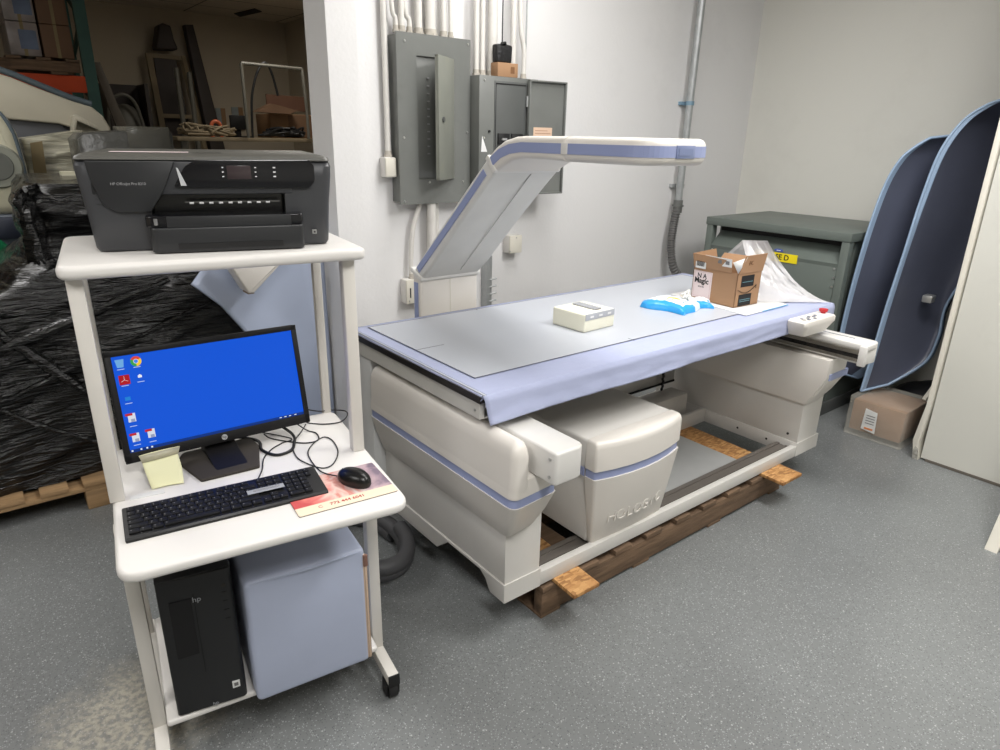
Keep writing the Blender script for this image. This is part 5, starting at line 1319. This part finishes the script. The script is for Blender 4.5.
# dark translucent bag lying behind the printer
t = thing('storage_bin', 'long smoky clear plastic covered bin behind the printer', 'bin', (.78, 4.1, 0))
a, b = P(76, 133, 4.0), P(172, 128, 4.0); zb = .98
g = G(); g.prism([(a.x, zb), (b.x, zb), (b.x+.0, b.z-.03), (b.x-.02, b.z), (a.x+.03, a.z), (a.x, a.z-.03)], 1, 4.0, 4.35, .01); part('bin_body', g, mat('smoky_plastic', (78, 78, 74), .25, var=.1, bump=.4, bscale=20), t)
g = G(); g.box(P(128, 140, 3.99).x, P(170, 140, 3.99).x, 3.985, 4.36, a.z-.10, b.z+.004, .004); part('bin_lid', g, M_film3, t)
part('bin_stand', G().box(a.x+.05, b.x-.05, 4.05, 4.3, 0, zb, .01), bpy.data.materials['side_grey'], t)
# little cream figure-shaped fitting between the wrapped stack and the printer
g = G(); q = P(72, 190, 3.7); g.sphere((q.x, 3.72, q.z), .035, (1.3, .8, .8), 14, 10); g.cyl((q.x+.03, 3.70, q.z+.0), (q.x+.045, 3.70, q.z+.07), .006); g.box(q.x-.03, q.x+.03, 3.69, 3.76, 1.352, q.z)
solo('cream_fitting', g, bpy.data.materials['cream_aged'], 'small cream plastic fitting on top of the black load beside the printer', 'fitting')

# ------------------------------------------------------------------ pallet rack far behind
t = thing('pallet_rack', 'tall pallet rack with green uprights and an orange beam at the top left', 'rack', (.9, 7.4, 0))
M_rg = mat('rack_green', (52, 88, 80), .5, var=.1); M_ro = mat('rack_orange', (200, 74, 36), .5, var=.06)
ux = 1.02
for yy in (7.0, 7.9):
    part('upright', G().box(ux, ux+.09, yy, yy+.07, 0, ZC), M_rg, t); part('upright', G().box(ux-2.6, ux-2.51, yy, yy+.07, 0, ZC), M_rg, t)
    bz_ = P(55, 83, 7.0).z
    part('beam', G().box(ux-2.5, ux, yy, yy+.05, bz_-.065, bz_+.065, .004), M_ro, t)
g = G()
for k in range(4): g.bar((ux+.045, 7.03, .3+k*.7), (ux+.045, 7.93, .7+k*.7), .03, .03); g.bar((ux+.045, 7.93, .7+k*.7), (ux+.045, 7.03, 1.0+k*.7), .03, .03)
part('brace', g, M_rg, t)
g = G()
for k in range(7): g.box(ux-2.4+k*.36, ux-2.28+k*.36, 6.98, 7.95, bz_+.065, bz_+.085)
part('deck_board', g, M_wood, t)
zt0 = bz_+.09
rp_ = thing('wooden_pallet', 'dark pallet on the orange rack beam under the cartons', 'pallet', (.45, 7.4, zt0))
for yy in (7.02, 7.42, 7.82): part('stringer', G().box(-.12, 1.0, yy, yy+.05, zt0, zt0+.08), M_wood, rp_)
for k in range(6): part('deck_board', G().box(-.12+k*.204, -.02+k*.204, 7.0, 7.9, zt0+.08, zt0+.10), M_wood, rp_)
zc = zt0+.105
M_cbx = mat('brown_carton', (116, 88, 66), .7, var=.08, vscale=2)
M_pbx = mat('printed_carton', (150, 140, 136), .35, var=.35, vscale=5, bump=.3, bscale=10)
hts = [.25, .245, .26]
names = ['bottom', 'middle', 'top']
for cx, m, lab in ((.64, M_pbx, 'plastic wrapped printed carton, %s of the left stack on the rack'), (.868, M_cbx, 'brown carton, %s of the right stack on the rack')):
    z = zc
    for k in range(3):
        t = thing('carton', lab % names[k], 'box', (cx, 7.35, z), 0, 'cartons on the rack')
        hh = hts[k]; part('carton_body', G().box(-.105, .105, -.32, .32, 0, hh-.004, .006), m, t, world=False)
        part('carton_tape', G().box(-.012, .012, -.3212, .3212, .0, hh-.002), M_tan, t, world=False)
        if m is M_pbx:
            part('colour_print', G().box(-.03, .09, -.3235, -.321, .05, hh-.06), mat('print_blue', (96, 110, 136), .4, var=.3, vscale=9) if 'print_blue' not in bpy.data.materials else bpy.data.materials['print_blue'], t, world=False)
        z += hh
# ------------------------------------------------------------------ things leaning on the far wall
yf = 10.05
def far(px, py, y=10.0): return P(px, py, y)
M_fd = mat('dark_stained_board', (58, 50, 46), .6, var=.1); M_ft = mat('tan_frame_wood', (136, 122, 98), .7, var=.1); M_fg = mat('grey_far_metal', (104, 102, 94), .5)
def quad_board(name, label, cat, pix, m, y=10.0, th=.05):
    p = [far(a, b, y) for a, b in pix]; g = G(); g.prism([(q.x, q.z) for q in p], 1, y, y+th, .004); return solo(name, g, m, label, cat)
def down(px, py, y):   # drop vertically to the floor
    p = P(px, py, y); return p
t = thing('leaning_ladder', 'worn tan wooden ladder frame leaning against the far wall', 'ladder', far(170, 160))
a, b = far(148, 53), far(178, 56); fl_ = Vector((a.x+.05, 9.7, 0)); fr2 = Vector((b.x+.25, 9.7, 0))
part('side_rail', G().bar(a, fl_, .07, .05), M_ft, t); part('side_rail', G().bar(b+Vector((.05, 0, 0)), fr2, .07, .05), M_ft, t)
for f in (.01, .30, .55, .8): part('rung', G().bar(a.lerp(fl_, f), (b+Vector((.05, 0, 0))).lerp(fr2, f), .06, .05), M_ft, t)
q = [far(154, 58, 9.98), far(176, 60, 9.98), far(192, 140, 9.98), far(166, 140, 9.98)]
part('backing_board', G().prism([(v.x, v.z) for v in q], 1, 9.98, 10.01), M_fd, t)
a, b = far(184, 25), far(192, 25); g = G(); g.prism([(a.x, a.z), (b.x, b.z), (b.x+.42, 0), (a.x+.25, 0)], 1, 9.95, 10.1, .004); solo('dark_plank', g, M_fd, 'tall dark plank leaning against the far wall right of the ladder', 'plank')
g = G(); pl = rpoly([tuple((far(x_, y_).x, far(x_, y_).z)) for x_, y_ in ((153, 50), (156, 26), (160, 24), (168, 27), (171, 40), (176, 51))], .03, 3); g.prism(pl, 1, 9.85, 10.1, .02, 3); solo('dark_bag', g, M_fd, 'dark bag perched on top of the wooden ladder', 'bag')
for px_, py_, lab in ((176, 68, 'left'), (189, 72, 'right')):
    a = far(px_, py_, 9.4); g = G(); g.cyl((a.x, 9.4, 0), (a.x, 9.4, a.z), .03, seg=10); solo('pale_pole', g, M_fg, '%s of two thin pale poles standing in front of the ladder' % lab, 'pole', 'thin poles by the ladder')
p = [far(103, 82, 9.6), far(146, 86, 9.6)]
t = thing('dark_crate', 'open dark crate with a grey rounded machine part in it by the far wall', 'crate', (p[0].x+.3, 9.7, 0))
z1 = p[0].z; xa, xb = p[0].x, p[1].x
g = G(); g.box(xa, xb, 9.9, 9.95, 0, z1); g.box(xa, xa+.04, 9.5, 9.95, 0, z1); g.box(xb-.04, xb, 9.5, 9.95, 0, z1); part('crate_body', g, M_fd, t, smooth=False)
g = G(); cx = (xa+xb)/2+.05; g.sphere((cx-.08, 9.72, z1-.55), .27, (.85, .5, 1.2), 24, 14); part('rounded_part', g, M_fg, t)
g = G(); g.tube(smooth_path([(cx-.30, 9.55, z1-.6), (cx-.27, 9.5, z1-.25), (cx-.12, 9.48, z1-.13), (cx+.02, 9.5, z1-.25), (cx+.10, 9.55, z1-.7)], 6), .02, 8); part('hoop', g, M_fg, t)
a = far(92, 62, 8.6); b = far(100, 62, 8.6); g = G(); g.prism([(a.x, a.z), (b.x, b.z), (b.x+.55, .0), (a.x+.45, .0)], 1, 8.6, 8.66, .003); solo('leaning_board', g, mat('drab_board', (84, 76, 66), .6), 'long drab board leaning beside the green rack upright', 'board')
# ------------------------------------------------------------------ far work table with clutter
yt = 8.0
ta = P(205, 137, yt); tz = ta.z
t = thing('work_table', 'long work table in the far storage room covered with clutter', 'table', (3.1, 8.4, 0))
part('table_top', G().box(1.9, 4.0, 7.9, 8.8, tz-.04, tz, .004), M_ft, t)
for x in (1.95, 3.9):
    for y in (7.95, 8.7): part('leg', G().box(x, x+.05, y, y+.05, 0, tz-.04), M_fg, t)
t = thing('monitor', 'small dark monitor on the far work table', 'monitor', (P(237, 130, 8.2).x, 8.2, tz))
a, b = P(229, 115, 8.2), P(246, 130, 8.2)
part('screen_panel', G().box(a.x, b.x, 8.18, 8.22, b.z, a.z, .01), M_mon, t); part('monitor_stand', G().box((a.x+b.x)/2-.03, (a.x+b.x)/2+.03, 8.2, 8.24, tz, b.z+.05).box((a.x+b.x)/2-.12, (a.x+b.x)/2+.12, 8.12, 8.3, tz, tz+.015), M_mon, t)
for px0, px1, py0, py1, lab in ((216, 226, 108, 134, 'left'), (232, 243, 107, 130, 'right')):
    a, b = P(px0, py0, 10.15), P(px1, py1, 10.15)
    t = thing('wall_poster', 'small pale poster on the far wall, %s of the two' % lab, 'poster', (a.x, 10.18, b.z), 0, 'posters on the far wall')
    part('poster_sheet', G().box(a.x, b.x, 10.17, 10.195, b.z, a.z), mat('poster_pale', (150, 158, 160), .5, var=.15) if 'poster_pale' not in bpy.data.materials else bpy.data.materials['poster_pale'], t)
    part('poster_strip', G().box(b.x-.03, b.x+.03, 10.165, 10.17, b.z, a.z), mat('poster_tan', (150, 116, 80), .5) if 'poster_tan' not in bpy.data.materials else bpy.data.materials['poster_tan'], t)
g = G(); a = P(217, 134, 8.5); g.tube(smooth_path([(a.x-.05, 8.5, tz), (a.x-.05, 8.5, tz+.13), (a.x, 8.5, tz+.17), (a.x+.05, 8.5, tz+.13), (a.x+.05, 8.5, tz)], 5), .02, 8); solo('orange_tool', g, mat('orange_tool', (214, 110, 70), .5), 'small orange tool standing on the far work table', 'tool')
t = thing('pipe_frame', 'thin pale rectangular pipe frame standing on the far table', 'frame', P(270, 140, 7.95))
c_ = [P(249, 142, 7.85), P(241, 63, 7.85), P(302, 69, 7.85), P(307, 112, 7.85)]; c_[0].z = tz; c_.append(Vector((c_[3].x, 7.85, tz)))
for k in range(3 if False else 4): part('frame_tube', G().cyl(c_[k], c_[k+1], .018, seg=8), M_fg, t)
t = thing('open_carton', 'open brown carton with raised flaps on the far work table', 'box', (P(285, 140, 8.3).x, 8.4, tz))
a, b = P(270, 118, 8.3), P(308, 112, 8.3); zz = P(284, 114, 8.3).z
part('carton_body', G().box(a.x, b.x+.25, 8.3, 8.78, tz, zz, .004), mat('far_carton', (150, 116, 84), .7), t)
part('side_face', G().box(a.x+.02+.2, b.x+.24, 8.295, 8.30, tz+.01, zz-.01), M_cbx, t)
f1 = [P(250, 112, 7.9), P(266, 104, 8.2), P(290, 112, 8.2), P(285, 115, 7.95)]
g = G(); pl = [P(x_, y_, 8.28) for x_, y_ in ((251, 112), (267, 104), (292, 111), (284, 114.5))]; g.prism([(v.x, v.z) for v in pl], 1, 8.1, 8.28); part('front_flap', g, M_cbx, t)
g = G(); pl = [P(x_, y_, 8.5) for x_, y_ in ((266, 94), (304, 97), (306, 112), (267, 108))]; g.prism([(v.x, v.z) for v in pl], 1, 8.5, 8.52); part('rear_flap', g, mat('dark_flap', (92, 62, 46), .7), t)
pts = [P(x_, y_, 7.96) for x_, y_ in ((253, 140), (252, 118), (252, 96), (256, 76), (262, 64), (267, 64), (272, 74), (276, 88), (278, 96))]; pts[0].z = tz
g = G(); g.tube(smooth_path(pts, 6), .014, 8); solo('black_hose_loop', g, M_cable, 'tall loop of thin black tubing standing above the far open carton', 'tubing')
random.seed(4)
for (px, py, n, r, m, lab) in ((288, 142, 9, .17, M_cable, 'coil of black cables heaped on the far table beside the carton'), (214, 140, 7, .20, M_ft, 'tangle of drab cords on the far table left of the small monitor')):
    q = P(px, py, 7.9); g = G()
    for k in range(n+5):
        pts = [Vector((q.x+random.uniform(-1, 1)*r*1.5, 8.05+random.uniform(-.08, .12), tz+.02+abs(random.gauss(0, 1))*.045)) for j in range(7)]
        g.tube([Vector((p.x, max(p.y, 7.93), max(p.z, tz+.014))) for p in smooth_path(pts, 5)], .012, 6)
    solo('cable_heap', g, m, lab, 'cables', kind='stuff')
# black sheet standing in for the dark hole of a missing ceiling tile
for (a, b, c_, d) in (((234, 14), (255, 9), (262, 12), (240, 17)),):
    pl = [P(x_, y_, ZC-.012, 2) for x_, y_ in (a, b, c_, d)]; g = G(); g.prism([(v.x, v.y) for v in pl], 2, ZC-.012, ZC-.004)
    struct('missing_tile_gap', g, M_black)
vs = SC.view_settings; vs.view_transform = 'Standard'; vs.look = 'None'; vs.gamma = 1; vs.use_curve_mapping = False; vs.exposure = 0.10
SC.display_settings.display_device = 'sRGB'
for o in bpy.data.objects:
    if o.type == 'EMPTY' and not o.get('label'): print('NOLABEL', o.name)
